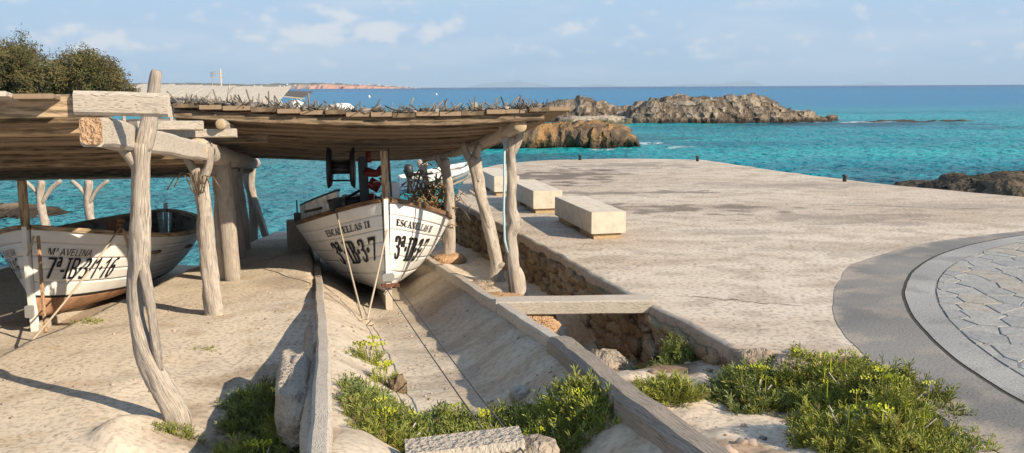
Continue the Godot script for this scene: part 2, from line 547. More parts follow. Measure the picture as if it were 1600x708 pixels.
func make_quay():
	var ds := axis([[-14.0, 2.0, 1.6], [2.0, 6.7, .15], [6.7, 7.2, .03], [7.2, 18.0, .09], [18.0, 26.4, .12]])
	var K := 130
	var b := MB.new(false, true)
	for d in ds:
		var xl := poly(XL, d) + nz.get_noise_2d(d * 60, 7) * .05
		var xr := poly(XR, d) + nz.get_noise_2d(d * 40, 97) * .12
		for j in K + 1:
			var f := float(j) / K
			var x := lerpf(xl, xr, pow(f, 1.35))
			var n1 := nz.get_noise_2d(x * 5 + 90, d * 7)
			var n2 := nz.get_noise_2d(x * 22, d * 60 + 20)
			var n3 := nz.get_noise_2d(x * 60, d * 90 + 220)
			var c := Color(.49, .41, .335).lerp(Color(.585, .505, .42), clampf(.5 + n1 * 1.4, 0, 1))
			c = c.lerp(Color(.42, .335, .26), sm(.02, .38, n2 + n1 * .3) * .3)
			c = c.lerp(Color(.58, .51, .44), sm(.15, .4, -n2) * .3)
			c = c.lerp(Color(.30, .245, .195), sm(.14, .34, n3 + n1 * .25) * .45)
			c = c.lerp(Color(.36, .27, .19), sm(.10, .3, nz.get_noise_2d(x * 9 + 400, d * 45)) * .28)
			# dark lichen and damp stains
			for k in [[1.2, 21.3, 1.3, 1.5, .95], [3.0, 24.0, 1.6, .8, .6], [2.6, 15.4, 1.7, .55, .85], [2.0, 17.8, 1.6, .3, .8], [5.2, 14.2, 1.6, .5, .5], [6.2, 19.0, 2.2, .6, .45], [7.5, 15.5, 1.5, .5, .4], [.2, 19.5, .9, .5, .6], [3.4, 12.8, 1.0, .2, .35], [5.5, 11.4, 1.4, .3, .3]]:
				var e: float = Vector2((x - k[0]) / k[2], (d - k[1]) / k[3]).length()
				var w: float = k[4] * sm(1.25, .45, e + n2 * 1.3 + n3 * 1.6)
				c = c.lerp(Color(.12, .10, .085), w * .85)
			b.col = c
			var lip := .0
			if j == 0:
				lip = .02
			b.v(V(x, .5 - lip + nz.get_noise_2d(x * 14, d * 14 + 60) * .0012, d))
	for i in ds.size() - 1:
		for j in K:
			var a := i * (K + 1) + j
			b.quad(a, a + 1, a + K + 2, a + K + 1)
	# sides
	b.col = Color(.36, .29, .225)
	for e in 2:
		var st := b.n
		for i in ds.size():
			var d: float = ds[i]
			var x := (poly(XL, d) + nz.get_noise_2d(d * 60, 7) * .05) if e == 0 else (poly(XR, d) + nz.get_noise_2d(d * 40, 97) * .12)
			var w := -1.0 if e == 0 else 1.0
			b.v(V(x, .48 if e == 0 else .5, d))
			b.v(V(x + w * .02, .44, d))
			b.v(V(x + w * .005, .36 + nz.get_noise_2d(d * 50, 31) * .04, d))
			b.v(V(x - w * .03, -1.8, d))
		for i in ds.size() - 1:
			for j in 3:
				var a := st + i * 4 + j
				if e == 0:
					b.quad(a, a + 4, a + 5, a + 1)
				else:
					b.quad(a, a + 1, a + 5, a + 4)
	var quay := struct("quay_platform", b.mesh(), M.concrete)
	# open cracks
	rng.seed = 55
	for k in [[2.78, 6.95, 3.0, 8.0], [1.62, 8.9, 2.9, 8.35], [1.0, 15.6, 3.6, 15.1], [1.6, 18.0, 5.6, 17.4], [5.0, 16.0, 8.6, 15.0]]:
		var cb := MB.new(true)
		var n := 26
		for i in n + 1:
			var f := float(i) / n
			var p := Vector2(k[0], k[1]).lerp(Vector2(k[2], k[3]), f) + Vector2(nz.get_noise_2d(f * 260, k[0] * 99), nz.get_noise_2d(f * 260, k[1] * 77)) * .09
			var w: float = .008 * (.35 + absf(nz.get_noise_2d(f * 400, k[2] * 50)) * 3.0) * sm(0, .15, f) * sm(1, .8, f)
			cb.v(V(p.x, .5028, p.y - w))
			cb.v(V(p.x, .5028, p.y + w))
		for i in n:
			cb.quad(i * 2, i * 2 + 2, i * 2 + 3, i * 2 + 1)
		obj("crack", cb.mesh(), M.wall_core, quay)

const CX := 10.66
const CD := 6.04
const CR := 7.27

func ring_sheet(r0f: Callable, r1f: Callable, y: float, colf: Callable, m: Material, a0: float, a1: float, n: int, rings: int) -> ArrayMesh:
	var b := MB.new(false, true)
	for i in n + 1:
		var a := deg_to_rad(lerpf(a0, a1, float(i) / n))
		for j in rings + 1:
			var r: float = lerpf(r0f.call(a), r1f.call(a), float(j) / rings)
			var x := CX + cos(a) * r
			var d := CD + sin(a) * r
			b.col = colf.call(x, d, float(j) / rings)
			b.v(V(x, y, d))
	for i in n:
		for j in rings:
			var k := i * (rings + 1) + j
			b.quad(k, k + 1, k + rings + 2, k + rings + 1)
	return b.mesh()

func make_paving():
	# worn asphalt strip outside the round pavement
	var out := func(a: float) -> float:
		var w := lerpf(.20, .66, sm(112, 150, rad_to_deg(a))) + .35 * sm(190, 215, rad_to_deg(a))
		return CR + w + nz.get_noise_2d(a * 160, 3) * .06
	var edge := func(a: float) -> float:
		return CR + .012 + nz.get_noise_2d(a * 300, 50) * .02
	var colf := func(x: float, d: float, f: float) -> Color:
		var n1 := nz.get_noise_2d(x * 16, d * 16)
		var n2 := nz.get_noise_2d(x * 80, d * 80)
		var c := Color(.165, .16, .158).lerp(Color(.235, .225, .215), clampf(.5 + n1 * 1.5, 0, 1))
		c = c.lerp(Color(.36, .31, .26), sm(.1, .4, n2) * .35)
		return c.lerp(Color(.40, .34, .28), sm(.72, 1.0, f + n2 * .5) * .6)
	struct("asphalt_path", ring_sheet(edge, out, .504, colf, M.asphalt, 100, 225, 260, 14), M.asphalt)
	# pale smooth border inside the open joint
	var inner := func(a: float) -> float:
		return CR - .30
	var edge2 := func(a: float) -> float:
		return CR - .022 + nz.get_noise_2d(a * 300, 50) * .02
	var colb := func(x: float, d: float, f: float) -> Color:
		var n1 := nz.get_noise_2d(x * 18 + 9, d * 18)
		var n2 := nz.get_noise_2d(x * 70, d * 70 + 8)
		var c := Color(.27, .27, .268).lerp(Color(.35, .345, .335), clampf(.5 + n1 * 1.5, 0, 1))
		return c.lerp(Color(.19, .19, .19), sm(.15, .4, n2) * .5)
	struct("pavement_border", ring_sheet(inner, edge2, .507, colb, M.asphalt, 100, 225, 260, 8), M.asphalt)
	var dark := func(_x: float, _d: float, _f: float) -> Color:
		return Color(.06, .055, .05)
	var j0 := func(a: float) -> float: return edge2.call(a) - .002
	var j1 := func(a: float) -> float: return edge.call(a) + .002
	struct("pavement_joint", ring_sheet(j0, j1, .5022, dark, M.asphalt, 100, 225, 260, 1), M.asphalt)
	# round pavement of irregular flagstones
	var rin := CR - .30
	var bed := MB.new()
	var c0 := bed.v(V(CX, .504, CD))
	for i in 121:
		var a := TAU * i / 120
		bed.v(V(CX + cos(a) * rin, .504, CD + sin(a) * rin))
	for i in 120:
		bed.tri(c0, c0 + 1 + i, c0 + 2 + i)
	var pave := struct("pavement", bed.mesh(), M.mortar)
	rng.seed = 77
	var seeds := []
	var g := .29
	for i in range(-28, 29):
		for j in range(-28, 29):
			var p := Vector2(CX + (i + rng.randf_range(-.36, .36)) * g * 1.15, CD + (j + rng.randf_range(-.36, .36)) * g)
			if p.distance_to(Vector2(CX, CD)) < rin + .5 and p.x < p.y * .60 + .45 and p.y > 4.6:
				seeds.append(p)
	seeds.sort_custom(func(a, c): return a.length() < c.length())
	var count := 0
	var disc := PackedVector2Array()
	for i in 72:
		disc.append(Vector2(CX, CD) + Vector2.from_angle(TAU * i / 72) * (rin - .012))
	for p: Vector2 in seeds:
		if count >= 296:
			break
		var cellp := PackedVector2Array([p + Vector2(-.7, -.7), p + Vector2(.7, -.7), p + Vector2(.7, .7), p + Vector2(-.7, .7)])
		for q: Vector2 in seeds:
			if q == p or q.distance_to(p) > 1.1:
				continue
			var nrm: Vector2 = (q - p).normalized()
			var lim: float = q.distance_to(p) * .5 - .006
			var outp := PackedVector2Array()
			for k in cellp.size():
				var a: Vector2 = cellp[k]
				var c: Vector2 = cellp[(k + 1) % cellp.size()]
				var da := (a - p).dot(nrm) - lim
				var dc := (c - p).dot(nrm) - lim
				if da <= 0:
					outp.append(a)
				if (da < 0) != (dc < 0) and absf(da - dc) > 1e-6:
					outp.append(a.lerp(c, da / (da - dc)))
			cellp = outp
		var got := Geometry2D.intersect_polygons(cellp, disc)
		if got.is_empty() or got[0].size() < 3:
			continue
		var pl: PackedVector2Array = got[0]
		if Geometry2D.is_polygon_clockwise(pl):
			pl.reverse()
		var ctr := Vector2.ZERO
		for v in pl:
			ctr += v
		ctr /= pl.size()
		var mb := MB.new(true)
		var h := .5085 + rng.randf() * .005
		var tilt := Vector2(rng.randf_range(-.004, .004), rng.randf_range(-.004, .004))
		var hub := mb.v(V(ctr.x, h + .001, ctr.y))
		var k2 := pl.size()
		for v in pl:
			var e := v.lerp(ctr, .035)
			mb.v(V(e.x, h + (e - ctr).dot(tilt), e.y))
		for v in pl:
			mb.v(V(v.x, .5045, v.y))
		for i in k2:
			var i2 := (i + 1) % k2
			mb.tri(hub, hub + 1 + i2, hub + 1 + i)
			mb.quad(hub + 1 + i, hub + 1 + i2, hub + 1 + k2 + i2, hub + 1 + k2 + i)
		var tan := nz.get_noise_2d(ctr.x * 6 + 3, ctr.y * 9) + .55 * exp(-pow((ctr.y - 9.4) / 1.5, 2.0)) - .3
		var mi := (3 + rng.randi() % 2) if tan + rng.randf_range(-.15, .15) > .05 else rng.randi() % 3
		obj("paving_stone", mb.mesh(), M.flags[mi], pave)
		count += 1

# ---------------------------------------------------------------- sea
const SEA := -.95

func make_sea():
	var rs := []
	var r := 9.0
	while r < 45000.0:
		rs.append(r)
		r *= 1.0075 if r < 140.0 else (1.03 if r < 900 else 1.15)
	rs.append(45000.0)
	var K := 420
	var b := MB.new(false, true)
	for i in rs.size():
		var rr: float = rs[i]
		for j in K + 1:
			var az := deg_to_rad(lerpf(-78, 78, float(j) / K))
			var x := sin(az) * rr
			var d := cos(az) * rr
			var y := SEA
			if rr < 260.0:
				var fade := sm(260, 90, rr)
				y += (nz.get_noise_2d(x * 14 + d * 3, d * 30) * .12 + nz.get_noise_2d(x * 45, d * 80 + 400) * .06) * fade
			var n1 := nz.get_noise_2d(x * 1.1 + 20, d * 2.2)
			var n2 := nz.get_noise_2d(x * 5, d * 9 + 90)
			var c := Color(.010, .20, .26).lerp(Color(.024, .32, .35), clampf(.45 + n1 * 1.6, 0, 1))
			# open water runs to blue with depth
			c = c.lerp(Color(.008, .165, .33), sm(85, 200, d + n1 * 40))
			c = c.lerp(Color(.005, .06, .19), sm(400, 2200, d))
			# sheltered bay on the left
			c = c.lerp(Color(.06, .21, .25), sm(-1, -5, x + n2) * sm(75, 40, d) * .75)
			# weed beds
			var weed := 0.0
			for k in [[4.5, 31, 7, 4.2, 1.0], [9.0, 27, 3.5, 4.0, .8], [1.0, 44, 8, 4, .75], [6.0, 64, 8, 7, .8], [33, 84, 12, 6, .95], [45, 74, 9, 4, .5], [15, 33, 6, 3, .9], [20, 37, 9, 2.5, .6], [-3, 25, 2, 4, .5], [-9, 30, 6, 3, .35], [12, 56, 6, 3, .35], [28, 52, 10, 3, .3]]:
				var e: float = Vector2((x - k[0]) / k[2], (d - k[1]) / k[3]).length()
				weed = maxf(weed, k[4] * sm(1.3, .35, e + n2 * .8))
			c = c.lerp(Color(.010, .05, .085), weed * .85)
			# foam where swell breaks on the rocks
			var foam := 0.0
			for k in [[35.5, 88.0, 5.0, 1.2], [44.0, 88.5, 2.4, .8], [8.2, 56.5, 1.8, 1.6], [10.5, 52.5, 1.6, .7], [31.5, 87.0, 3.0, .7], [5.5, 51.5, 2.0, .4]]:
				var e2: float = Vector2((x - k[0]) / k[2], (d - k[1]) / k[3]).length()
				foam = maxf(foam, sm(.9, .2, e2 + nz.get_noise_2d(x * 60, d * 140) * 1.5 + .25))
			c = c.lerp(Color(.70, .74, .75), foam * .8)
			b.col = c
			b.v(V(x, y, d))
	for i in rs.size() - 1:
		for j in K:
			var a := i * (K + 1) + j
			b.quad(a, a + 1, a + K + 2, a + K + 1)
	struct("sea", b.mesh(), M.sea)

# ---------------------------------------------------------------- shelters
func roof1(s: float, q: float) -> float:
	return poly([[-1.4, 2.46], [-.52, 2.40], [.54, 2.335], [1.52, 2.325], [2.7, 2.37]], q) - .151 * (s - 9.9)

func across(called: String, s: float, q0: float, q1: float, hf: Callable, w: float, t: float, m: Material, parent: Node, sd: float) -> MeshInstance3D:
	var b := MB.new(true)
	var path := []
	var n := 12
	for i in n + 1:
		var q := lerpf(q0, q1, float(i) / n)
		path.append(SQ(s + nz.get_noise_2d(q * 10, sd * 50) * .04, q, hf.call(s, q) + nz.get_noise_2d(q * 14, sd * 70) * .02))
	var x := w * .5
	var y := t * .5
	var k := .006
	b.sweep(path, [Vector2(-x + k, -y), Vector2(x - k, -y), Vector2(x, -y + k), Vector2(x, y - k), Vector2(x - k, y), Vector2(-x + k, y), Vector2(-x, y - k), Vector2(-x, -y + k)], Vector3(0, 1, -.13).normalized())
	return obj(called, b.mesh(), m, parent)

func seaward(called: String, q: float, s0: float, s1: float, hf: Callable, w: float, t: float, m: Material, parent: Node, sd: float, curl := .0) -> MeshInstance3D:
	var b := MB.new(true)
	var path := []
	var n := 14
	for i in n + 1:
		var f := float(i) / n
		var s := lerpf(s0, s1, f * f * .4 + f * .6)
		path.append(SQ(s, q + nz.get_noise_2d(s * 8, sd * 60) * .02, hf.call(s, q) + nz.get_noise_2d(s * 12, sd * 50 + 9) * .02 + curl * pow(1 - f, 6)))
	var x := w * .5
	var y := t * .5
	var k := .005
	b.sweep(path, [Vector2(-x + k, -y), Vector2(x - k, -y), Vector2(x, -y + k), Vector2(x, y - k), Vector2(x - k, y), Vector2(-x + k, y), Vector2(-x, y - k), Vector2(-x, -y + k)])
	return obj(called, b.mesh(), m, parent)

func make_shelter_right():
	var t := wthing("boat_shelter", "rustic plank roof on driftwood posts over the boat numbered 3-IB-3-7", "shelter", SQ(10.4, 1.0, 0))
	# driftwood posts on the quay side
	var b := MB.new()
	trunk(b, [V(.10, -.12, 10.9), V(.09, .05, 10.9), V(.06, .26, 10.9), V(.02, .40, 10.9)], [0.119, 0.110, 0.097, 0.075], 16, .14, 1.0)
	trunk(b, [V(.05, .22, 10.9), V(.0, .5, 10.9), V(-.01, .8, 10.9), V(.03, .95, 10.9), V(-.01, 1.12, 10.9), V(0, 1.5, 10.9), V(-.01, 1.8, 10.9), V(.0, 2.0, 10.9)], [0.092, 0.084, 0.075, 0.106, 0.075, 0.066, 0.062, 0.075], 16, .2, 2.0)
	trunk(b, [V(-.01, 1.8, 10.9), V(-.07, 1.98, 10.88), V(-.11, 2.12, 10.87), V(-.115, 2.2, 10.87)], [0.053, 0.048, 0.044, 0.035], 12, .2, 3.0)
	trunk(b, [V(.0, 1.78, 10.9), V(.07, 1.93, 10.88), V(.11, 2.06, 10.87), V(.125, 2.12, 10.86)], [0.053, 0.048, 0.044, 0.035], 12, .2, 4.0)
	trunk(b, [V(.02, .93, 10.9), V(.10, .97, 10.86), V(.125, 1.0, 10.85)], [0.062, 0.048, 0.026], 10, .2, 4.5)
	var pa := obj("post", b.mesh(), M.drift, t)
	pa.set_meta("label", "bleached forked post with a pale blue pipe beside it")
	b = MB.new()
	b.tube([V(-.085, 1.98, 10.80), V(-.09, 1.5, 10.79), V(-.10, 1.1, 10.78), V(-.09, .75, 10.77), V(-.055, .60, 10.77)], .014, 8)
	obj("pipe", b.mesh(), M.pipe, t)
	b = MB.new()
	b.tube([V(-.055, .60, 10.77), V(-.045, .4, 10.76), V(-.02, .1, 10.76)], .02, 8)
	obj("pipe", b.mesh(), M.wire, t)
	b = MB.new()
	trunk(b, [V(-.21, -.16, 12.2), V(-.23, .0, 12.2), V(-.22, .12, 12.2), V(-.27, .45, 12.2), V(-.36, .85, 12.2), V(-.44, 1.18, 12.2), V(-.48, 1.45, 12.2), V(-.53, 1.66, 12.2)], [0.132, 0.119, 0.101, 0.088, 0.088, 0.084, 0.088, 0.106], 16, .22, 5.0)
	trunk(b, [V(-.52, 1.6, 12.2), V(-.47, 1.75, 12.18), V(-.44, 1.84, 12.16)], [0.070, 0.062, 0.044], 12, .2, 6.0)
	trunk(b, [V(-.55, 1.6, 12.2), V(-.63, 1.75, 12.2), V(-.66, 1.86, 12.2)], [0.070, 0.057, 0.044], 12, .2, 7.0)
	trunk(b, [V(-.42, 1.12, 12.2), V(-.52, 1.17, 12.16), V(-.58, 1.21, 12.14)], [0.053, 0.040, 0.018], 10, .2, 7.3)
	trunk(b, [V(-.23, .1, 12.2), V(-.14, .17, 12.15), V(-.11, .2, 12.14)], [0.070, 0.044, 0.026], 10, .2, 7.4)
	obj("post", b.mesh(), M.drift, t)
	b = MB.new()
	trunk(b, [V(-1.02, -.22, 14), V(-1.0, .1, 14), V(-.98, .6, 14), V(-.99, 1.0, 14), V(-1.03, 1.3, 14), V(-1.05, 1.5, 14)], [0.101, 0.097, 0.084, 0.079, 0.079, 0.079], 14, .2, 8.0)
	trunk(b, [V(-1.04, 1.34, 14), V(-1.14, 1.48, 14), V(-1.2, 1.58, 14)], [0.062, 0.053, 0.044], 10, .2, 9.0)
	obj("post", b.mesh(), M.drift, t)
	b = MB.new()
	trunk(b, [V(-1.4, -.9, 16), V(-1.44, .2, 16), V(-1.5, .75, 16), V(-1.58, 1.1, 16), V(-1.66, 1.32, 16)], [0.070, 0.070, 0.066, 0.062, 0.053], 12, .2, 10.0)
	trunk(b, [V(-1.56, 1.05, 16), V(-1.54, 1.25, 16), V(-1.5, 1.36, 16)], [0.044, 0.044, 0.035], 10, .2, 10.5)
	obj("post", b.mesh(), M.drift, t)
	# round main logs
	var lg := trunk_obj("main_log", [SQ(10.02, 2.36, 2.165), SQ(12.5, 2.3, 1.80), SQ(14, 2.22, 1.60), SQ(15.6, 1.95, 1.38)], [.088, .085, .08, .075], M.drift_same, t, 11.0, .1)
	b = MB.new()
	trunk(b, [SQ(9.985, 2.36, 2.168), SQ(10.022, 2.36, 2.165)], [.078, .08], 16, .05, 11.2, .02)
	obj("sawn_end", b.mesh(), M.end_cut, lg)
	var ll := trunk_obj("main_log", [SQ(9.45, -1.10, 2.0), SQ(11.3, -1.06, 1.80), SQ(14.3, -1.0, 1.50), SQ(16.6, -.95, 1.28)], [.125, .12, .11, .10], M.drift_same, t, 12.0, .08)
	b = MB.new()
	trunk(b, [SQ(9.40, -1.10, 2.004), SQ(9.452, -1.10, 2.0)], [.112, .116], 18, .05, 12.2, .02)
	obj("sawn_end", b.mesh(), M.end_cut, ll)
	# packing timbers stacked on the left log
	var flat1 := func(_s, _q): return 2.155
	var flat2 := func(_s, _q): return 2.235
	across("packing_timber", 9.62, -1.42, -.72, flat1, .12, .085, M.timber, t, 21)
	across("packing_timber", 9.42, -1.62, -1.02, flat2, .12, .09, M.timber, t, 22)
	across("packing_timber", 10.5, -1.4, -.45, func(_s, _q): return 2.03, .12, .085, M.purlin, t, 23)
	var sl := trunk_obj("short_log", [SQ(9.50, -.86, 2.245), SQ(10.5, -.86, 2.16)], [.06, .06], M.drift_same, t, 13.0, .1)
	b = MB.new()
	trunk(b, [SQ(9.47, -.86, 2.247), SQ(9.502, -.86, 2.245)], [.052, .054], 12, .05, 13.2, .02)
	obj("sawn_end", b.mesh(), M.end_cut, sl)
	# boards across under the roof
	var h := func(s: float, q: float) -> float: return roof1(s, q) - .05 - .047
	across("cross_board", 9.98, -1.36, 2.62, h, .10, .092, M.purlin, t, 30)
	var k := 0
	var s2 := 10.42
	while s2 < 15.7:
		across("cross_board", s2, -1.3 + rng.randf_range(-.1, .1), 2.55 + rng.randf_range(-.12, .12), h, .30, .06 + .02 * (k % 2), [M.purlin2, M.purlin, M.purlin, M.purlin2][(k * 7 + 1) % 4], t, 31 + k)
		s2 += rng.randf_range(.40, .50)
		k += 1
	# covering boards running to the sea
	var q := -1.36
	k = 0
	var hb := func(s: float, q3: float) -> float: return roof1(s, q3) - .024
	while q < 2.68:
		var w := rng.randf_range(.22, .29)
		seaward("roof_board", q + w * .5, 9.86 + rng.randf_range(-.025, .025), 15.6, hb, w - .008, .046, M.roof if k % 3 else M.purlin, t, 60 + k)
		q += w
		k += 1
	# dry weed stalks, sticks and stones lying on the roof
	rng.seed = 31
	var stick := MB.new(false, true)
	stick.col = Color(1, 1, 1)
	stick.tube([Vector3(0, -.02, 0), Vector3(.006, .10, 0), Vector3(0, .24, .008)], .010, 5)
	var xf := []
	var cs := []
	for i in 2800:
		var s3 := 9.9 + 5.4 * pow(rng.randf(), 3.0)
		var q3 := rng.randf_range(-1.3, 2.62)
		var bs := Basis(Vector3(rng.randf_range(-1, 1), .2, rng.randf_range(-1, 1)).normalized(), rng.randf_range(.5, 1.7)) * Basis(Vector3.UP, rng.randf() * TAU)
		var k2 := rng.randf_range(.3, .8) * (1.15 if i % 7 == 0 else .66)
		xf.append(Transform3D(bs.scaled(Vector3.ONE * k2), SQ(s3, q3, roof1(s3, q3) + .004) - org[t]))
		var g := rng.randf_range(.03, .26)
		cs.append(Color(g, g * .88, g * .74))
	var lit := multi("dry_sticks", stick.mesh(), M.twig, xf, cs, t)
	lit.position = Vector3.ZERO
	lit.set_meta("kind", "stuff")
	var peb := rock_mesh(Vector3(.13, .06, .10), 3.0, .8, .3, 8, 5, true)
	xf = []
	cs = []
	for i in 420:
		var s4 := 9.92 + 5.3 * pow(rng.randf(), 1.6)
		var q4 := rng.randf_range(-1.3, 2.6)
		xf.append(Transform3D(Basis(Vector3.UP, rng.randf() * TAU).scaled(Vector3.ONE * rng.randf_range(.4, 1.3)), SQ(s4, q4, roof1(s4, q4) + .02) - org[t]))
		var g2 := rng.randf_range(.05, .34)
		cs.append(Color(g2, g2 * .9, g2 * .8))
	var pb := multi("roof_stones", peb, M.twig, xf, cs, t)
	pb.position = Vector3.ZERO
	pb.set_meta("kind", "stuff")

func roof2(s: float, _q: float) -> float:
	return 2.475 - .122 * (s - 5.7)

func make_shelter_left():
	var t := wthing("boat_shelter", "low grey plank roof on twisted posts over the boat numbered 7-IB-3-1-16", "shelter", SQ(7.5, -1.6, .3))
	# front post: two strands grown together, forked at the beam
	var b := MB.new()
	trunk(b, [V(-2.31, .27, 5.93), V(-2.34, .42, 5.92), V(-2.42, .62, 5.9), V(-2.50, .85, 5.9), V(-2.545, 1.08, 5.9), V(-2.535, 1.32, 5.9), V(-2.50, 1.46, 5.9), V(-2.475, 1.8, 5.9), V(-2.445, 2.08, 5.9), V(-2.42, 2.25, 5.9)], [0.101, 0.095, 0.081, 0.069, 0.046, 0.049, 0.075, 0.066, 0.063, 0.072], 20, .2, 41.0, .035)
	trunk(b, [V(-2.40, .70, 5.89), V(-2.42, .88, 5.875), V(-2.43, 1.08, 5.87), V(-2.445, 1.3, 5.87), V(-2.47, 1.5, 5.88)], [0.026, 0.035, 0.035, 0.037, 0.044], 14, .2, 42.0, .035)
	trunk(b, [V(-2.42, 2.2, 5.9), V(-2.385, 2.4, 5.93), V(-2.35, 2.58, 5.95), V(-2.32, 2.72, 5.95)], [0.066, 0.055, 0.046, 0.040], 16, .16, 43.0, .035)
	trunk(b, [V(-2.46, 2.08, 5.9), V(-2.53, 2.2, 5.87), V(-2.59, 2.285, 5.86)], [0.048, 0.040, 0.031], 12, .16, 44.0, .035)
	var p1 := obj("post", b.mesh(), M.drift, t)
	p1.set_meta("label", "pale twisted front post split by long cracks")
	b = MB.new()
	trunk(b, [V(-3.1, .12, 9.15), V(-3.12, .3, 9.15), V(-3.15, .6, 9.15), V(-3.17, 1.0, 9.15), V(-3.18, 1.35, 9.15), V(-3.19, 1.7, 9.15), V(-3.2, 1.8, 9.15)], [0.110, 0.101, 0.095, 0.088, 0.084, 0.079, 0.070], 18, .22, 45.0, .04)
	trunk(b, [V(-3.18, 1.66, 9.12), V(-3.10, 1.80, 9.10), V(-3.06, 1.95, 9.08), V(-3.04, 2.02, 9.08)], [0.062, 0.048, 0.044, 0.031], 12, .16, 46.0, .04)
	trunk(b, [V(-3.2, 1.66, 9.15), V(-3.27, 1.82, 9.13), V(-3.33, 1.93, 9.12)], [0.053, 0.044, 0.031], 12, .16, 47.0, .04)
	var p2 := obj("post", b.mesh(), M.drift, t)
	b = MB.new()
	for i in 6:
		var a := -1.2 + i * .45
		var r1 := rng.randf_range(.08, .2)
		b.tube([V(-3.18 + a * .04, 1.55, 9.04), V(-3.18 + a * .1, 1.70 + r1 * .3, 9.02), V(-3.18 + a * (.12 + r1 * .5), 1.72 + r1 * .4 - absf(a) * .03, 9.0), V(-3.18 + a * (.15 + r1 * .9), 1.66 - absf(a) * .06, 9.0)], .007, 5)
	obj("lashing", b.mesh(), M.purlin, p2)
	b = MB.new()
	timber(b, V(-3.53, .05, 11.1), V(-3.58, 1.82, 11.1), .17, .15, Vector3(0, 0, 1), 5.0, .012, .02)
	trunk(b, [V(-3.66, .1, 11.2), V(-3.69, .9, 11.2), V(-3.68, 1.75, 11.2)], [0.070, 0.070, 0.070], 12, .2, 48.0)
	obj("post", b.mesh(), M.drift_same, t)
	for a in [[-4.28, 14.1, 1.52, .09], [-4.75, 16.2, 1.2, .085], [-4.12, 13.3, 1.55, .07]]:
		trunk_obj("post", [V(a[0], -.3, a[1]), V(a[0] + .03, .4, a[1]), V(a[0] - .04, 1.0, a[1]), V(a[0] - .02, a[2], a[1])], [a[3] * 1.15, a[3], a[3], a[3] * .9], M.drift_same, t, a[0] * 7, .2, 12)
	trunk_obj("post", [V(-4.44, -.3, 16.1), V(-4.53, .1, 16.1), V(-4.62, .5, 16.1), V(-4.70, .85, 16.1), V(-4.66, 1.22, 16.1)], [0.075, 0.070, 0.066, 0.066, 0.062], M.drift_same, t, 49.0, .2, 12)
	for a in [[-9.2, 17.4], [-8.28, 17.4]]:
		b = MB.new()
		trunk(b, [V(a[0], -1.3, a[1]), V(a[0] + .04, -.3, a[1]), V(a[0] - .02, .4, a[1]), V(a[0] + .04, .85, a[1])], [0.106, 0.097, 0.088, 0.079], 12, .2, a[0])
		trunk(b, [V(a[0], .4, a[1]), V(a[0] + .2, .68, a[1]), V(a[0] + .42, .84, a[1])], [0.053, 0.048, 0.044], 10, .2, a[0] + 3)
		trunk(b, [V(a[0], .5, a[1]), V(a[0] - .15, .7, a[1]), V(a[0] - .3, .84, a[1])], [0.044, 0.044, 0.044], 10, .2, a[0] + 5)
		obj("post", b.mesh(), M.drift_far, t)
	trunk_obj("far_beam", [V(-10.5, .95, 17.4), V(-8, .93, 17.45), V(-5.4, 1.0, 17.3)], [0.079, 0.079, 0.079], M.drift_far, t, 51.0, .1)
	# square main beam running to the sea
	var mb := timber_obj("main_beam", SQ(5.50, -1.20, 2.365), SQ(9.62, -1.06, 1.965), .13, .17, M.timber, t, 52.0, Vector3.UP, .01, .018)
	b = MB.new(true)
	timber(b, SQ(5.482, -1.2005, 2.367), SQ(5.502, -1.20, 2.365), .118, .155, Vector3.UP, 1.0, 0, .02)
	obj("sawn_end", b.mesh(), M.red_stone, mb)
	# cross boards under the roof
	timber_obj("front_board", SQ(5.73, -6.8, 2.505), SQ(5.73, -1.12, 2.505), .05, .135, M.board, t, 53.0, Vector3.UP, .006, .006)
	timber_obj("front_board", SQ(5.70, -1.32, 2.528), SQ(5.66, -.80, 2.505), .075, .14, M.timber, t, 54.0, Vector3.UP, .01, .02)
	var h := func(s: float, q: float) -> float: return roof2(s, q) - .02
	var s2 := 6.15
	var k := 0
	while s2 < 17.0:
		across("cross_board", s2, -6.9, (-1.30 if s2 < 9.9 else -1.02) + rng.randf_range(-.06, .06), h, .20 + .1 * rng.randf(), .05 + .045 * (k % 2), [M.purlin, M.board, M.purlin, M.purlin2, M.purlin][k % 5], t, 80 + k)
		s2 += rng.randf_range(.42, .6)
		k += 1
	var q := -6.9
	k = 0
	var hb := func(s: float, q3: float) -> float: return roof2(s, q3) + .075 + .015 * nz.get_noise_2d(q3 * 30, 3)
	while q < -1.5:
		var w := rng.randf_range(.2, .3)
		seaward("roof_board", q + w * .5, 5.52 + rng.randf_range(-.1, .05), 17.3, hb, w - .004, .028, M.roof if k % 3 else M.timber, t, 110 + k, rng.randf_range(-.01, .035))
		q += w
		k += 1

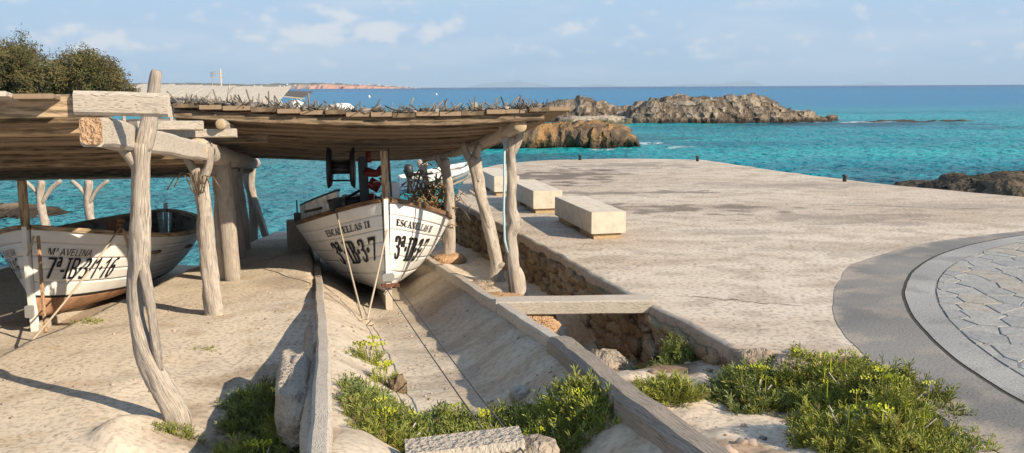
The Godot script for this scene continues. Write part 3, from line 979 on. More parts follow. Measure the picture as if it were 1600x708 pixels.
# ---------------------------------------------------------------- walls, rails, stones
func make_wall():
	var t := wthing("retaining_wall", "rubble stone retaining wall in shade below the concrete quay edge", "wall", SQ(8, wall_q(8), -.2))
	var b := MB.new()
	var n := 120
	for i in n + 1:
		var d := lerpf(6.98, 17.2, float(i) / n)
		var x := poly(XL, d)
		for j in 6:
			var y := lerpf(.40, -.9, j / 5.0)
			var w := nz.get_noise_2d(d * 90, y * 90) * .035
			b.v(V(x - .005 + w - (.40 - y) * .06, y, d))
	for i in n:
		for j in 5:
			var a := i * 6 + j
			b.quad(a, a + 6, a + 7, a + 1)
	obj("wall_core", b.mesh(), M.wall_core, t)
	var kinds := []
	for i in 10:
		kinds.append(rock_mesh(Vector3(1, 1, 1), 10.0 + i * 3.1, .5, .34, 8, 6))
	rng.seed = 91
	var count := 0
	var d2 := 7.02
	while d2 < 16.8 and count < 295:
		var rowh := .40
		var col_w := rng.randf_range(.14, .24)
		var yy := .41 - rng.randf_range(0, .05)
		var bottom: float = maxf(-.24, gh(poly(XL, d2) - .12, d2) - .05)
		while yy > bottom and count < 295:
			var hh := rng.randf_range(.08, .17)
			var ww := col_w * rng.randf_range(.8, 1.25)
			var dd := d2 + rng.randf_range(-.04, .04)
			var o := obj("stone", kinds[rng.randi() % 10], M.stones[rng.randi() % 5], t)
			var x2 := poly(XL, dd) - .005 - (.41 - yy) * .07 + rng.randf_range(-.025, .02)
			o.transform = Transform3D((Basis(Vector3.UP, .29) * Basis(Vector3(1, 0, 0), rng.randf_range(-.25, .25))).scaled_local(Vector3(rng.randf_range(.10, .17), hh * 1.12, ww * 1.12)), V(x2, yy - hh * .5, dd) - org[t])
			yy -= hh
			count += 1
		d2 += col_w * .93
		if d2 > 12.0:
			d2 += .05

func stone(called: String, label: String, at: Vector3, size: Vector3, m: Material, sd: float, yaw := 0.0, boxy := .7, rough := .2, group := ""):
	var o := obj(called, rock_mesh(size, sd, boxy, rough, 18, 12), m)
	o.position = at
	o.rotation.y = yaw
	tag(o, label, "stone", group)

func make_rails():
	# left rail: far timber then a thicker near one
	var o := timber_obj("slipway_rail", SQ(6.55, QL + .02, rail_y(6.55) - .05), SQ(16.0, QL + .02, rail_y(16.0) - .05), .095, .15, M.timber, self, 61.0, Vector3.UP, .012, .012)
	tag(o, "long thin grey timber rail along the left side of the slipway under the boat", "timber")
	o = timber_obj("slipway_rail", SQ(3.6, QL - .045, rail_y(3.7) + .0), SQ(6.53, QL + .02, rail_y(6.5) - .03), .105, .16, M.timber, self, 62.0, Vector3.UP, .014, .02)
	tag(o, "thick grey timber rail near the camera left of the green shrubs", "timber")
	o = timber_obj("slipway_rail", SQ(6.25, QR - .01, rail_y(6.25) - .055), SQ(16.0, QR - .01, rail_y(16.0) - .055), .11, .16, M.timber, self, 63.0, Vector3.UP, .012, .012)
	tag(o, "long grey timber rail along the right side of the slipway beside the ditch", "timber")
	var b := MB.new(true)
	timber(b, SQ(3.0, QR - .15, rail_y(3.2) - .02), SQ(6.24, QR - .02, rail_y(6.24) - .04), .18, .17, Vector3.UP, 64.0, .022, .035, .16)
	o = obj("slipway_timber", b.mesh(), M.log_grey)
	tag(o, "heavy weathered beam slanting to the bottom edge right of the shrubs", "beam")
	# concrete kerb that carries the rails, knocked about
	for e in 2:
		b = MB.new()
		var qq := QL - .02 if e == 0 else QR + .10
		for i in 111:
			var s := lerpf(3.6 if e == 0 else 5.7, 16.5, i / 110.0)
			var prof := [[-.13, -.62], [-.11, -.17], [-.07, -.125], [.05, -.125], [.08, -.17], [.085, -.62 if e == 0 else -.30]]
			for j in 6:
				var n := nz.get_noise_2d(s * 60, j * 30 + e * 200) * .035
				b.v(SQ(s, qq + prof[j][0] + n, rail_y(s) + prof[j][1] + (.02 if e == 1 else .0) + n * .6), Vector2(j * .1, s))
		for i in 110:
			for j in 5:
				var a := i * 6 + j
				b.quad(a, a + 1, a + 7, a + 6)
		o = obj("slipway_kerb", b.mesh(), M.rough_concrete)
		o.set_meta("kind", "structure")
	# plank bridging the ditch
	o = timber_obj("plank", V(-.16, .465, 8.62), V(1.37, .475, 8.62), .26, .135, M.timber, self, 65.0, Vector3.UP, .006, .012)
	tag(o, "thick pale grey plank laid across the ditch to the quay edge", "plank")
	var bb := MB.new()
	trunk(bb, [V(1.28, .36, 8.62), V(1.42, .42, 8.66)], [.07, .05], 8, .3, 3.0)
	stone("support_stone", "pale pitted stone under the left end of the thick plank", V(.22, .28, 8.65), Vector3(.46, .24, .3), M.red_stone, 3.3, .1, .5, .12)
	# sunlit lump of old concrete by the left rail
	stone("concrete_lump", "long pale lump of broken concrete left of the near timber rail", SQ(6.35, -.17, .42), Vector3(.24, .46, 1.3), M.rough_concrete, 8.8, -.22 + PI * 0 + .44, .6, .16)
	var cb := MB.new(true)
	cb.box(V(-3.42, .27, 14.1), Vector3(.32, .50, .30), Basis(Vector3.UP, .3), .02)
	tag(obj("concrete_block", cb.mesh(), M.rough_concrete), "upright concrete block in the shade left of the white boat", "block")
	stone("boulder", "grey brown boulder lying in the shaded ditch by the wall", V(.86, .0, 7.98), Vector3(.44, .36, .40), M.boulder, 5.2, .4, .62, .22)
	stone("corner_stone", "pale squared stone at the broken near corner of the quay", V(1.93, .32, 7.0), Vector3(.30, .36, .30), M.boulder, 6.1, .2, .55, .16)
	stone("corner_stone", "flat pale ledge stone right of the squared corner stone", V(2.22, .36, 6.86), Vector3(.42, .22, .28), M.boulder, 7.1, .1, .55, .18)
	stone("footing_stone", "round sandy stone at the foot of the post beside the white boat", V(-1.02, -.10, 13.95), Vector3(.52, .20, .46), M.red_stone, 9.4, .2, .8, .14)
	stone("crumbled_stone", "crumbling orange stone heap beside the post with blue pipe", V(-.25, .0, 10.55), Vector3(.8, .24, .5), M.red_stone, 10.4, .2, .8, .3)
	stone("crumbled_stone", "small dark crumbled stone on the sand before the leaning post", V(-.42, -.0, 11.6), Vector3(.34, .14, .26), M.boulder, 11.4, .2, .8, .3)
	stone("mooring_stone", "flat stone on the slipway floor where the boat ropes meet", SQ(9.68, .51, .04), Vector3(.20, .07, .16), M.boulder, 12.4, .2, .8, .2)
	stone("slipway_stone", "small brown stump sticking out of the slipway floor", SQ(6.5, .58, .37), Vector3(.13, .17, .12), M.wall_core, 13.4, .2, .8, .3)
	var sb := timber_obj("stone_sill", V(-.55, .70, 4.36), V(.05, .74, 4.44), .26, .13, M.rough_concrete, self, 66.0, Vector3.UP, .02, .03)
	tag(sb, "pale concrete sill across the bottom edge below the shrubs", "sill")
	stone("sill_stone", "round grey stone at the right end of the bottom sill", V(.13, .71, 4.42), Vector3(.22, .17, .26), M.boulder, 15.4, .2, .8, .16)
	stone("loose_stone", "small pale stone among the shrubs near the log", V(.05, .52, 5.9), Vector3(.14, .1, .12), M.rough_concrete, 16.4, .2, .7, .2)

func make_benches():
	var spots := [[1.10, 12.24, "nearest and largest looking of the three pale concrete block benches"], [.36, 14.85, "middle one of the three pale concrete block benches"], [-.34, 17.35, "farthest of the three pale concrete block benches, partly behind posts"]]
	for a in spots:
		var c: Vector3 = V(a[0], .5, a[1]) + Vector3(.9755, 0, -.22) * .25 + Vector3(-.22, 0, -.9755) * .95
		var t := thing("stone_bench", a[2], "bench", c, "block benches on the quay", Basis(Vector3.UP, .222))
		var b := MB.new(true)
		b.box(Vector3(0, .232, 0), Vector3(.50, .30, 1.9), Basis.IDENTITY, .008)
		obj("seat_block", b.mesh(), M.bench, t)
		for z in [-.58, .58]:
			b = MB.new(true)
			b.box(Vector3(0, .04, z), Vector3(.40, .085, .64), Basis.IDENTITY, .005)
			obj("plinth", b.mesh(), M.plinth, t)

# ---------------------------------------------------------------- boats
# A double-ended wooden boat. Local axes: bow at z = 0, stern at z = -L, keel at y = 0.
class Hull:
	var L := 5.6
	var B := 1.13
	var bow := 1.36
	var mid := 1.0
	var stern := 1.2
	func half(t: float) -> float:
		return B * pow(maxf(0.0, 1 - pow(absf(2 * t - 1), 2.3)), .78)
	func sheer(t: float) -> float:
		var k := 1 - 2 * t
		return mid + (bow - mid) * k * k if k > 0 else mid + (stern - mid) * k * k
	func floor_y(t: float) -> float:
		var k := absf(1 - 2 * t)
		return .13 + .10 * pow(k, 6.0)
	func point(t: float, u: float, side: float) -> Vector3:
		var e := lerpf(.70, .40, smoothstep(0.0, .36, minf(t, 1 - t)))
		var w := half(t) * pow(u, e)
		var y := lerpf(floor_y(t), sheer(t), u)
		# curved stem and stern post
		var cut := .10 * pow(1 - u, 2.0)
		var z := lerpf(-cut, -L + cut * 1.6, t)
		return Vector3(side * (w + .028), y, z)
	func normal(t: float, u: float, side: float) -> Vector3:
		var e := .004
		var a := point(minf(t + e, 1), u, side) - point(maxf(t - e, 0), u, side)
		var c := point(t, minf(u + e, 1), side) - point(t, maxf(u - e, 0.001), side)
		var n := a.cross(c).normalized()
		return n if n.x * side > 0 else -n
	# t at the distance a along the plank line u, from the stem
	func along(a: float, u: float) -> float:
		var t := 0.0
		var got := 0.0
		var p := point(0, u, 1)
		while t < 1.0 and got < a:
			t += .0015
			var q := point(t, u, 1)
			got += q.distance_to(p)
			p = q
		return t

func strake(h: Hull, u0: float, u1: float, side: float, off: float, nt := 44, nu := 6) -> ArrayMesh:
	var b := MB.new()
	var g := .0012 if u1 > .6 else .0003
	var rows := nu + 3
	for i in nt + 1:
		var t := .5 - .5 * cos(PI * i / nt)
		t = clampf(t, .0015, .9985)
		for j in rows:
			var u: float
			var o := off
			if j == 0:
				u = u0 + g
				o = off - .006
			elif j == rows - 1:
				u = u1 - g
				o = off - .006
			else:
				u = lerpf(u0 + g, u1 - g, float(j - 1) / nu)
			var n := h.normal(t, maxf(u, .01), side)
			b.v(h.point(t, maxf(u, .0), side) + n * o, Vector2(t * h.L, u))
	for i in nt:
		for j in rows - 1:
			var a := i * rows + j
			if side > 0:
				b.quad(a, a + rows, a + rows + 1, a + 1)
			else:
				b.quad(a, a + 1, a + rows + 1, a + rows)
	return b.mesh()

func hull_text(h: Hull, text: String, font: Font, high: float, squeeze: float, side: float, near: float, u0: float, m: Material, parent: Node, called: String, lean := 0.0, fat := 0.0):
	var tm := TextMesh.new()
	tm.font = font
	tm.font_size = 48
	tm.pixel_size = .01
	tm.depth = 0.0
	tm.text = text
	tm.curve_step = 2.0
	var arr := tm.surface_get_arrays(0)
	var vs: PackedVector3Array = arr[Mesh.ARRAY_VERTEX]
	var box := AABB(vs[0], Vector3.ZERO)
	for v in vs:
		box = box.expand(v)
	var k := high / box.size.y
	var length := box.size.x * k * squeeze
	var table := []
	for i in 61:
		table.append(h.along(near + length * i / 60.0, u0 + .12))
	var b := MB.new()
	var ix: PackedInt32Array = arr[Mesh.ARRAY_INDEX]
	# brush strokes a little wider than the type: the outline laid twice, side by side
	for pass_no in (2 if fat > 0 else 1):
		var first := b.n
		for v in vs:
			var fy := (v.y - box.position.y) / box.size.y
			var fx := (v.x - box.position.x) / box.size.x + lean * (fy - .5) + fat / length * (pass_no - .5)
			var g := clampf((fx if side > 0 else 1 - fx) * 60.0, 0, 59.99)
			var t := lerpf(table[int(g)], table[int(g) + 1], g - int(g))
			var u := u0 + fy * high / (h.sheer(t) - h.floor_y(t))
			b.v(h.point(t, u, side) + h.normal(t, u, side) * (.012 + .0015 * pass_no))
		for i in range(0, ix.size(), 3):
			b.tri(first + ix[i], first + ix[i + 2], first + ix[i + 1])
	obj(called, b.mesh(), m, parent)

func boat_body(t: Node3D, h: Hull, bottom: Material, water_u: float, stem_top: float, rail_m: Material):
	var us := [0.0, .22, .40, .55, .69, .85, 1.0]
	for side in [-1.0, 1.0]:
		for k in 6:
			var m: Material = M.hull
			var low: float = us[k]
			if bottom and us[k + 1] <= water_u + .001:
				m = bottom
			obj("hull_plank", strake(h, us[k], us[k + 1], side, .004 if k == 5 else 0.0), m, t)
	# inner skin
	var b := MB.new()
	for side in [-1.0, 1.0]:
		var st := b.n
		for i in 41:
			var tt := clampf(i / 40.0, .012, .988)
			for j in 9:
				var u := maxf(j / 8.0, .0)
				var p := h.point(tt, u, side)
				var n := h.normal(tt, maxf(u, .02), side)
				b.v(p - n * .018, Vector2(tt * h.L, u))
		for i in 40:
			for j in 8:
				var a := st + i * 9 + j
				b.quad(a, a + 1, a + 10, a + 9)
	obj("inner_skin", b.mesh(), M.lining, t)
	# sheer rails
	for side in [-1.0, 1.0]:
		b = MB.new(true)
		var path := []
		for i in 41:
			var tt := clampf(.5 - .5 * cos(PI * i / 40.0), .003, .997)
			path.append(h.point(tt, 1.0, side) + Vector3(-side * .02, .012, 0))
		b.sweep(path, [Vector2(-.055, -.028), Vector2(.055, -.028), Vector2(.055, .02), Vector2(.045, .028), Vector2(-.045, .028), Vector2(-.055, .02)])
		obj("sheer_rail", b.mesh(), rail_m, t)
	# keel, stem and stern post
	b = MB.new(true)
	timber(b, Vector3(0, .065, -.10), Vector3(0, .065, -h.L + .25), .075, .13, Vector3.UP, 2.0, .002, .01)
	obj("keel", b.mesh(), M.timber, t)
	b = MB.new(true)
	var stem := []
	for i in 15:
		var u := i / 14.0
		stem.append(Vector3(0, lerpf(h.floor_y(0) - .20, h.sheer(0) + .02, u), -.10 * pow(1 - u, 2.0) + .008))
	b.sweep(stem, [Vector2(-.036, -.05), Vector2(.036, -.05), Vector2(.026, .045), Vector2(-.026, .045)], Vector3(0, 0, 1))
	obj("stem", b.mesh(), M.hull, t)
	b = MB.new(true)
	timber(b, Vector3(0, h.sheer(0) - .02, .0), Vector3(.0, h.sheer(0) + stem_top, .03), .085, .075, Vector3(0, 0, 1), 4.0, .004, .012)
	obj("stem_head", b.mesh(), M.board, t)
	b = MB.new(true)
	timber(b, Vector3(0, .1, -h.L + .12), Vector3(0, h.sheer(1) + .14, -h.L - .02), .07, .07, Vector3(0, 0, 1), 4.0, .004, .012)
	obj("stern_post", b.mesh(), M.hull, t)

func make_boats():
	var serif := SystemFont.new()
	serif.font_names = PackedStringArray(["Droid Serif"])
	serif.font_weight = 700
	var serif_thin := SystemFont.new()
	serif_thin.font_names = PackedStringArray(["Droid Serif"])
	serif_thin.font_weight = 700
	var sans := SystemFont.new()
	sans.font_names = PackedStringArray(["Droid Sans"])
	var sans_i := SystemFont.new()
	sans_i.font_names = PackedStringArray(["Droid Sans"])
	# ---- boat on the near slipway
	var at := SQ(11.05, QC, -.15)
	var bs := Basis(Vector3.UP, deg_to_rad(12.7)) * Basis(Vector3.RIGHT, deg_to_rad(-5.9))
	var t := thing("fishing_boat", "white wooden fishing boat lettered ESCANELLAS II and 3-IB-3-7, bow towards the camera", "boat", at, "wooden boats under the shelters", bs)
	var h := Hull.new()
	boat_body(t, h, null, 0.0, .62, M.rail)
	for side in [-1.0, 1.0]:
		hull_text(h, "ESCANELLAS II", serif_thin, .085, 1.12, side, .22 if side < 0 else .12, .735, M.letter, t, "name_lettering")
		hull_text(h, "3ª·IB·3·7", serif, .31, .62, side, .13 if side < 0 else .09, .36, M.letter, t, "number_lettering", 0.0, .009)
	# deck
	var b := MB.new()
	for i in 31:
		var tt := clampf(i / 30.0, .02, .98)
		var y := h.sheer(tt) - .10
		var w := h.half(tt) - .03
		for j in 7:
			var f := j / 3.0 - 1.0
			b.v(Vector3(f * w, y + .05 * (1 - f * f), -tt * h.L), Vector2(f, tt * 5))
	for i in 30:
		for j in 6:
			var a := i * 7 + j
			b.quad(a, a + 1, a + 8, a + 7)
	obj("deck", b.mesh(), M.white, t)
	# white engine housing
	b = MB.new(true)
	b.box(Vector3(-.20, 1.16, -1.15), Vector3(.62, .24, .55), Basis.IDENTITY, .03)
	obj("engine_box", b.mesh(), M.white, t)
	b = MB.new(true)
	b.box(Vector3(-.26, 1.37, -1.25), Vector3(.44, .13, .40), Basis(Vector3.UP, .1), .03)
	obj("engine_box_lid", b.mesh(), M.white, t)
	b = MB.new(true)
	b.box(Vector3(.16, 1.36, -.60), Vector3(.13, .46, .2), Basis.IDENTITY, .015)
	obj("bow_locker", b.mesh(), M.white, t)
	# net hauler: two black discs on a drum, red motor on a dark column
	var hc := Vector3(-.50, 1.80, -.85)
	var ax := Vector3(1, -.02, .10).normalized()
	var hauler := MB.new()
	var sec := []
	for j in 26:
		var a := TAU * j / 26
		sec.append(Vector2(cos(a), sin(a)))
	var scale_sec := func(k: float) -> Array:
		var o := []
		for v in sec:
			o.append(v * k)
		return o
	hauler.sweep([hc - ax * .13, hc + ax * .13], scale_sec.call(.085))
	for k in 3:
		var a := TAU * k / 3.0 + .5
		var off := Vector3(0, sin(a), cos(a)) * .17
		hauler.tube([hc - ax * .14 + off, hc + ax * .14 + off], .014, 6)
	var dr := obj("net_hauler", hauler.mesh(), M.black, t)
	for e in [-1.0, 1.0]:
		b = MB.new()
		b.sweep([hc + ax * e * .115, hc + ax * e * .125, hc + ax * e * .165, hc + ax * e * .178], sec, Vector3.UP, [.19, .235, .275, .272])
		obj("hauler_disc", b.mesh(), M.black, dr)
	b = MB.new(true)
	b.box(Vector3(-.215, 1.52, -.78), Vector3(.12, .84, .13), Basis(Vector3.BACK, .02), .02)
	obj("hauler_column", b.mesh(), M.black, t)
	b = MB.new()
	b.sweep([Vector3(-.20, 1.74, -.76), Vector3(-.05, 1.71, -.72), Vector3(.03, 1.76, -.70)], scale_sec.call(.062), Vector3.UP, [1.1, .8, 1.1])
	b.sweep([Vector3(-.15, 1.60, -.70), Vector3(-.02, 1.52, -.68)], scale_sec.call(.075))
	obj("hauler_motor", b.mesh(), M.red, t)
	b = MB.new()
	b.sweep([Vector3(-.135, 1.12, -.72), Vector3(-.13, 1.45, -.71)], scale_sec.call(.035))
	obj("red_strut", b.mesh(), M.red, t)
	b = MB.new()
	b.sweep([Vector3(-.14, 1.86, -.72), Vector3(-.15, 2.0, -.74)], scale_sec.call(.035))
	obj("red_strut", b.mesh(), M.red, t)
	b = MB.new()
	b.sweep([Vector3(-.56, 1.28, -.98), Vector3(-.50, 1.29, -.95), Vector3(-.22, 1.36, -.86)], scale_sec.call(.085), Vector3.UP, [1.0, 1.05, .8])
	obj("exhaust_pipe", b.mesh(), M.black, t)
	b = MB.new()
	b.sweep([Vector3(-.60, 1.27, -.99), Vector3(-.44, 1.30, -.94)], scale_sec.call(.098))
	obj("exhaust_collar", b.mesh(), M.grey, t)
	for k in 2:
		b = MB.new()
		var pts := []
		for i in 15:
			var f := i / 14.0
			pts.append(Vector3(-.10 + .16 * f + .10 * sin(f * 5.5 + k), 1.60 - .42 * f + .06 * sin(f * 9 + k * 2), -.62 + .35 * f))
		b.tube(pts, .012, 6)
		obj("hose", b.mesh(), M.hose if k == 0 else M.black, t)
	b = MB.new()
	b.tube([Vector3(-1.0, 1.22, -1.15), Vector3(-.62, 1.30, -1.0), Vector3(-.25, 1.50, -.85)], .02, 6)
	obj("brace", b.mesh(), M.black, t)
	b = MB.new()
	b.tube([Vector3(.10, 1.40, -.30), Vector3(.09, 1.75, -.32), Vector3(.08, 2.02, -.33)], .014, 6)
	obj("flag_staff", b.mesh(), M.wire, t)
	b = MB.new()
	trunk(b, [Vector3(.075, 1.60, -.32), Vector3(.06, 1.75, -.31), Vector3(.07, 1.93, -.33)], [.02, .035, .018], 10, .3, 4.0, .02)
	obj("furled_flag", b.mesh(), M.red, t)
	# rope bollard and far fittings on the left rail
	var cl := h.point(.105, 1.0, -1)
	b = MB.new(true)
	b.box(cl + Vector3(0, .07, 0), Vector3(.13, .13, .10), Basis(Vector3.UP, .5) * Basis(Vector3.BACK, .2), .015)
	b.box(cl + Vector3(0, .15, 0), Vector3(.17, .05, .13), Basis(Vector3.UP, .5) * Basis(Vector3.BACK, .2), .01)
	obj("bollard", b.mesh(), M.black, t)
	var c2 := h.point(.36, 1.0, -1)
	b = MB.new(true)
	b.box(c2 + Vector3(0, .09, 0), Vector3(.10, .14, .10), Basis.IDENTITY, .015)
	b.tube([c2 + Vector3(0, .14, 0), c2 + Vector3(0, .34, 0)], .012, 6)
	obj("rowlock", b.mesh(), M.black, t)
	b = MB.new(true)
	var pth := []
	for i in 15:
		var tt := lerpf(.12, .5, i / 14.0)
		pth.append(h.point(tt, 1.0, -1) + Vector3(.10, .17 - .05 * (tt - .12), 0))
	b.sweep(pth, [Vector2(-.02, -.11), Vector2(.02, -.11), Vector2(.02, .11), Vector2(-.02, .11)])
	obj("wash_strake", b.mesh(), M.white, t)
	b = MB.new(true)
	for i in pth.size():
		pth[i] += Vector3(0, .125, 0)
	b.sweep(pth, [Vector2(-.025, -.012), Vector2(.025, -.012), Vector2(.025, .012), Vector2(-.025, .012)])
	obj("wash_rail", b.mesh(), M.black, t)
	# iron shoe on the stem and dark forefoot
	b = MB.new(true)
	b.box(Vector3(.02, .30, .02), Vector3(.22, .035, .12), Basis.IDENTITY, .008)
	obj("iron_plate", b.mesh(), M.rust, t)
	b = MB.new(true)
	b.box(Vector3(0, .40, -.02), Vector3(.15, .10, .10), Basis.IDENTITY, .02)
	b.box(Vector3(.09, .37, -.05), Vector3(.14, .02, .05), Basis.IDENTITY, .005)
	obj("iron_bracket", b.mesh(), M.grey, t)
	b = MB.new(true)
	b.box(Vector3(0, .12, -.03), Vector3(.085, .26, .09), Basis.IDENTITY, .012)
	obj("forefoot", b.mesh(), M.timber, t)
	# ropes from the boat to the slip
	var X := Transform3D(bs, at)
	var ring := SQ(9.66, .51, .06)
	var rope := func(a: Vector3, c: Vector3, sag: float, r: float, m: Material, label: String, cat: String):
		var mb := MB.new()
		var pts := []
		for i in 13:
			var f := i / 12.0
			pts.append(a.lerp(c, f) - Vector3(0, sag * 4 * f * (1 - f), 0))
		mb.tube(pts, r, 6)
		var o := obj("rope" if cat == "rope" else "cable", mb.mesh(), m)
		tag(o, label, cat)
	rope.call(X * (cl + Vector3(0, .03, .05)), ring, .03, .011, M.rope, "pale rope hanging from the bollard on the boat's left side", "rope")
	rope.call(X * Vector3(.0, 1.0, .07), ring + Vector3(.03, .01, 0), .02, .011, M.rope, "pale rope running down the stem of the boat to the slipway stone", "rope")
	rope.call(X * Vector3(-.05, .30, .06), V(-.09, .79, 4.33), .02, .0055, M.wire, "left one of two thin steel cables running up the slipway", "cable")
	rope.call(X * Vector3(.10, .31, .06), V(.06, .80, 4.21), .02, .0055, M.wire, "right one of two thin steel cables running up the slipway", "cable")
	b = MB.new()
	for k in 4:
		var pts := []
		for i in 17:
			var a := TAU * i / 16.0
			pts.append(ring + Vector3(cos(a) * (.10 - k * .015), -.01 + .012 * k, sin(a) * (.07 - k * .01)))
		b.tube(pts, .010, 5)
	tag(obj("rope_coil", b.mesh(), M.rope), "small coil of pale rope on the slipway stone", "rope")
	# ---- boat on the left slip
	at = V(-5.60, -.245, 10.12)
	bs = Basis(Vector3.UP, deg_to_rad(5.5)) * Basis(Vector3.RIGHT, deg_to_rad(-4.2))
	t = thing("fishing_boat", "white wooden boat with faded red bottom lettered Mª AVELINA at the left edge", "boat", at, "wooden boats under the shelters", bs)
	h = Hull.new()
	h.L = 5.6
	h.B = 1.15
	h.bow = 1.27
	h.mid = .96
	h.stern = 1.12
	boat_body(t, h, M.antifoul, .22, .55, M.board)
	for side in [-1.0, 1.0]:
		hull_text(h, "Mª AVELINA", sans_i, .085, .95, side, .20, .71, M.letter_blue, t, "name_lettering", .03)
		hull_text(h, "7ª-IB·3·1·16", sans, .26, .55, side, .17, .44, M.letter_blue, t, "number_lettering", .03, .008)
		obj("waterline_stripe", strake(h, .215, .24, side, .006, 44, 2), M.letter, t)
	for k in 3:
		b = MB.new(true)
		var tt: float = [.30, .52, .74][k]
		var y := h.sheer(tt) - .22
		b.box(Vector3(0, y, -tt * h.L), Vector3(h.half(tt) * 1.9, .04, .26), Basis.IDENTITY, .008)
		obj("thwart", b.mesh(), M.purlin, t)
	var c3 := h.point(.14, 1.0, 1)
	b = MB.new(true)
	b.box(c3 + Vector3(0, .07, 0), Vector3(.15, .13, .10), Basis(Vector3.UP, -.5), .02)
	b.box(c3 + Vector3(0, .15, 0), Vector3(.22, .06, .12), Basis(Vector3.UP, -.5) * Basis(Vector3.BACK, .15), .015)
	obj("bollard", b.mesh(), M.rail, t)
	b = MB.new(true)
	b.box(Vector3(0, .30, .025), Vector3(.09, .14, .05), Basis.IDENTITY, .01)
	obj("stem_plate", b.mesh(), M.grey, t)
	X = Transform3D(bs, at)
	rope.call(X * (c3 + Vector3(.07, .08, .03)), V(-4.75, .14, 8.55), .04, .012, M.rope, "pale rope slanting from the bollard of the left boat to the ground", "rope")
	rope.call(X * (c3 + Vector3(.08, .06, -.02)), X * (h.point(.19, .80, 1) + Vector3(.04, 0, 0)), -.02, .018, M.hose, "short knotted rope end hanging over the left boat's rail", "rope")
	rope.call(X * Vector3(.03, .95, .06), X * Vector3(.10, 1.18, .04), .01, .012, M.rope, "grey rope loop tied round the stem head of the left boat", "rope")
	rope.call(V(-6.3, .08, 9.1), X * Vector3(-.05, .33, .04), .03, .012, M.wire, "dark cable running from the left edge to the boat's forefoot", "cable")
	b = MB.new(true)
	timber(b, V(-5.06, .0, 9.42), V(-5.36, .96, 10.0), .035, .03, Vector3(0, 0, 1), 3.0, .003, .006)
	tag(obj("prop_pole", b.mesh(), M.red_stone), "thin reddish pole standing against the bow of the left boat", "pole")
	# ---- dinghy afloat beyond the quay
	t = thing("dinghy", "small white dinghy with a black outboard afloat beyond the posts", "boat", V(-3.35, -.98, 30.2), "", Basis(Vector3.UP, deg_to_rad(-32)))
	b = MB.new()
	for i in 21:
		var f := i / 20.0
		var w := .68 * pow(maxf(0.0, 1 - pow(f, 2.6)), .6) * (1 - .12 * (1 - f))
		for j in 9:
			var a := PI * j / 8.0
			b.v(Vector3(-cos(a) * w, .52 + .22 * f * f - sin(a) * (.50 - .15 * f), -f * 3.3))
	for i in 20:
		for j in 8:
			var a := i * 9 + j
			b.quad(a, a + 1, a + 10, a + 9)
	obj("hull", b.mesh(), M.white, t)
	b = MB.new()
	for side in [-1.0, 1.0]:
		var pts := []
		for i in 17:
			var f := i / 16.0
			pts.append(Vector3(side * .68 * pow(maxf(0.0, 1 - pow(f, 2.6)), .6) * (1 - .12 * (1 - f)), .54 + .22 * f * f, -f * 3.3))
		b.tube(pts, .10, 10)
	obj("gunwale", b.mesh(), M.white, t)
	b = MB.new(true)
	b.box(Vector3(0, .34, .0), Vector3(1.1, .40, .06), Basis.IDENTITY, .01)
	b.box(Vector3(0, .40, -1.3), Vector3(1.1, .05, .3), Basis.IDENTITY, .01)
	obj("transom", b.mesh(), M.white, t)
	b = MB.new()
	b.sweep([Vector3(0, .60, .16), Vector3(0, .72, .18), Vector3(0, .96, .22), Vector3(0, 1.04, .22)], scale_sec.call(.15), Vector3.BACK, [.6, 1.0, 1.0, .5])
	b.sweep([Vector3(0, -.15, .2), Vector3(0, .62, .18)], scale_sec.call(.075), Vector3.BACK)
	obj("outboard_motor", b.mesh(), M.black, t)

# ---------------------------------------------------------------- plants
var sprigs := []
var stalks: ArrayMesh
var bloom: ArrayMesh

func blade(b: MB, p: Vector3, dir: Vector3, len: float, w: float):
	var side := dir.cross(Vector3(.3, .5, .8)).normalized() * w
	var up := side.cross(dir).normalized() * w * .5
	var tip := p + dir * len + Vector3(0, -len * .12, 0)
	var m := p + dir * len * .55
	var a := b.v(p)
	var c := b.v(m + side)
	var d := b.v(m + up * 1.2)
	var e := b.v(m - side)
	var f := b.v(tip)
	b.tri(a, c, d)
	b.tri(a, d, e)
	b.tri(c, f, d)
	b.tri(d, f, e)

func make_sprigs():
	rng.seed = 301
	for k in 4:
		var b := MB.new(true, true)
		var h := .17
		b.col = Color(.75, .8, .55)
		var lean := Vector3(rng.randf_range(-.04, .04), 0, rng.randf_range(-.04, .04))
		b.tube([Vector3.ZERO, Vector3(lean.x * .4, h * .5, lean.z * .4), Vector3(lean.x, h, lean.z)], .0028, 4)
		for i in 26:
			var f := pow(rng.randf(), .7)
			var p := Vector3(lean.x * f, h * f, lean.z * f)
			var a := rng.randf() * TAU
			var dir := Vector3(cos(a), rng.randf_range(.35, 1.5) * (.6 + f), sin(a)).normalized()
			var g := rng.randf_range(.75, 1.2)
			b.col = Color(g * rng.randf_range(.85, 1.15), g, g * .9)
			blade(b, p, dir, rng.randf_range(.035, .075), rng.randf_range(.0035, .0055))
		sprigs.append(b.mesh())
	var d := MB.new(true, true)
	d.col = Color(1, 1, 1)
	d.tube([Vector3.ZERO, Vector3(.015, .14, .01), Vector3(.01, .27, -.01)], .0028, 4)
	for i in 6:
		var a := TAU * i / 6
		d.tube([Vector3(.012, .22, 0), Vector3(.012 + cos(a) * .035, .28, sin(a) * .035)], .0018, 3)
	stalks = d.mesh()
	d = MB.new(true, true)
	d.col = Color(1, 1, 1)
	for i in 14:
		var a := i * 2.4
		var r := .006 * sqrt(i * 4.0)
		blade(d, Vector3(cos(a) * r, .0, sin(a) * r), Vector3(cos(a) * .6, .8, sin(a) * .6).normalized(), .022, .009)
	d.tube([Vector3(0, -.12, 0), Vector3(0, .005, 0)], .0025, 4)
	bloom = d.mesh()

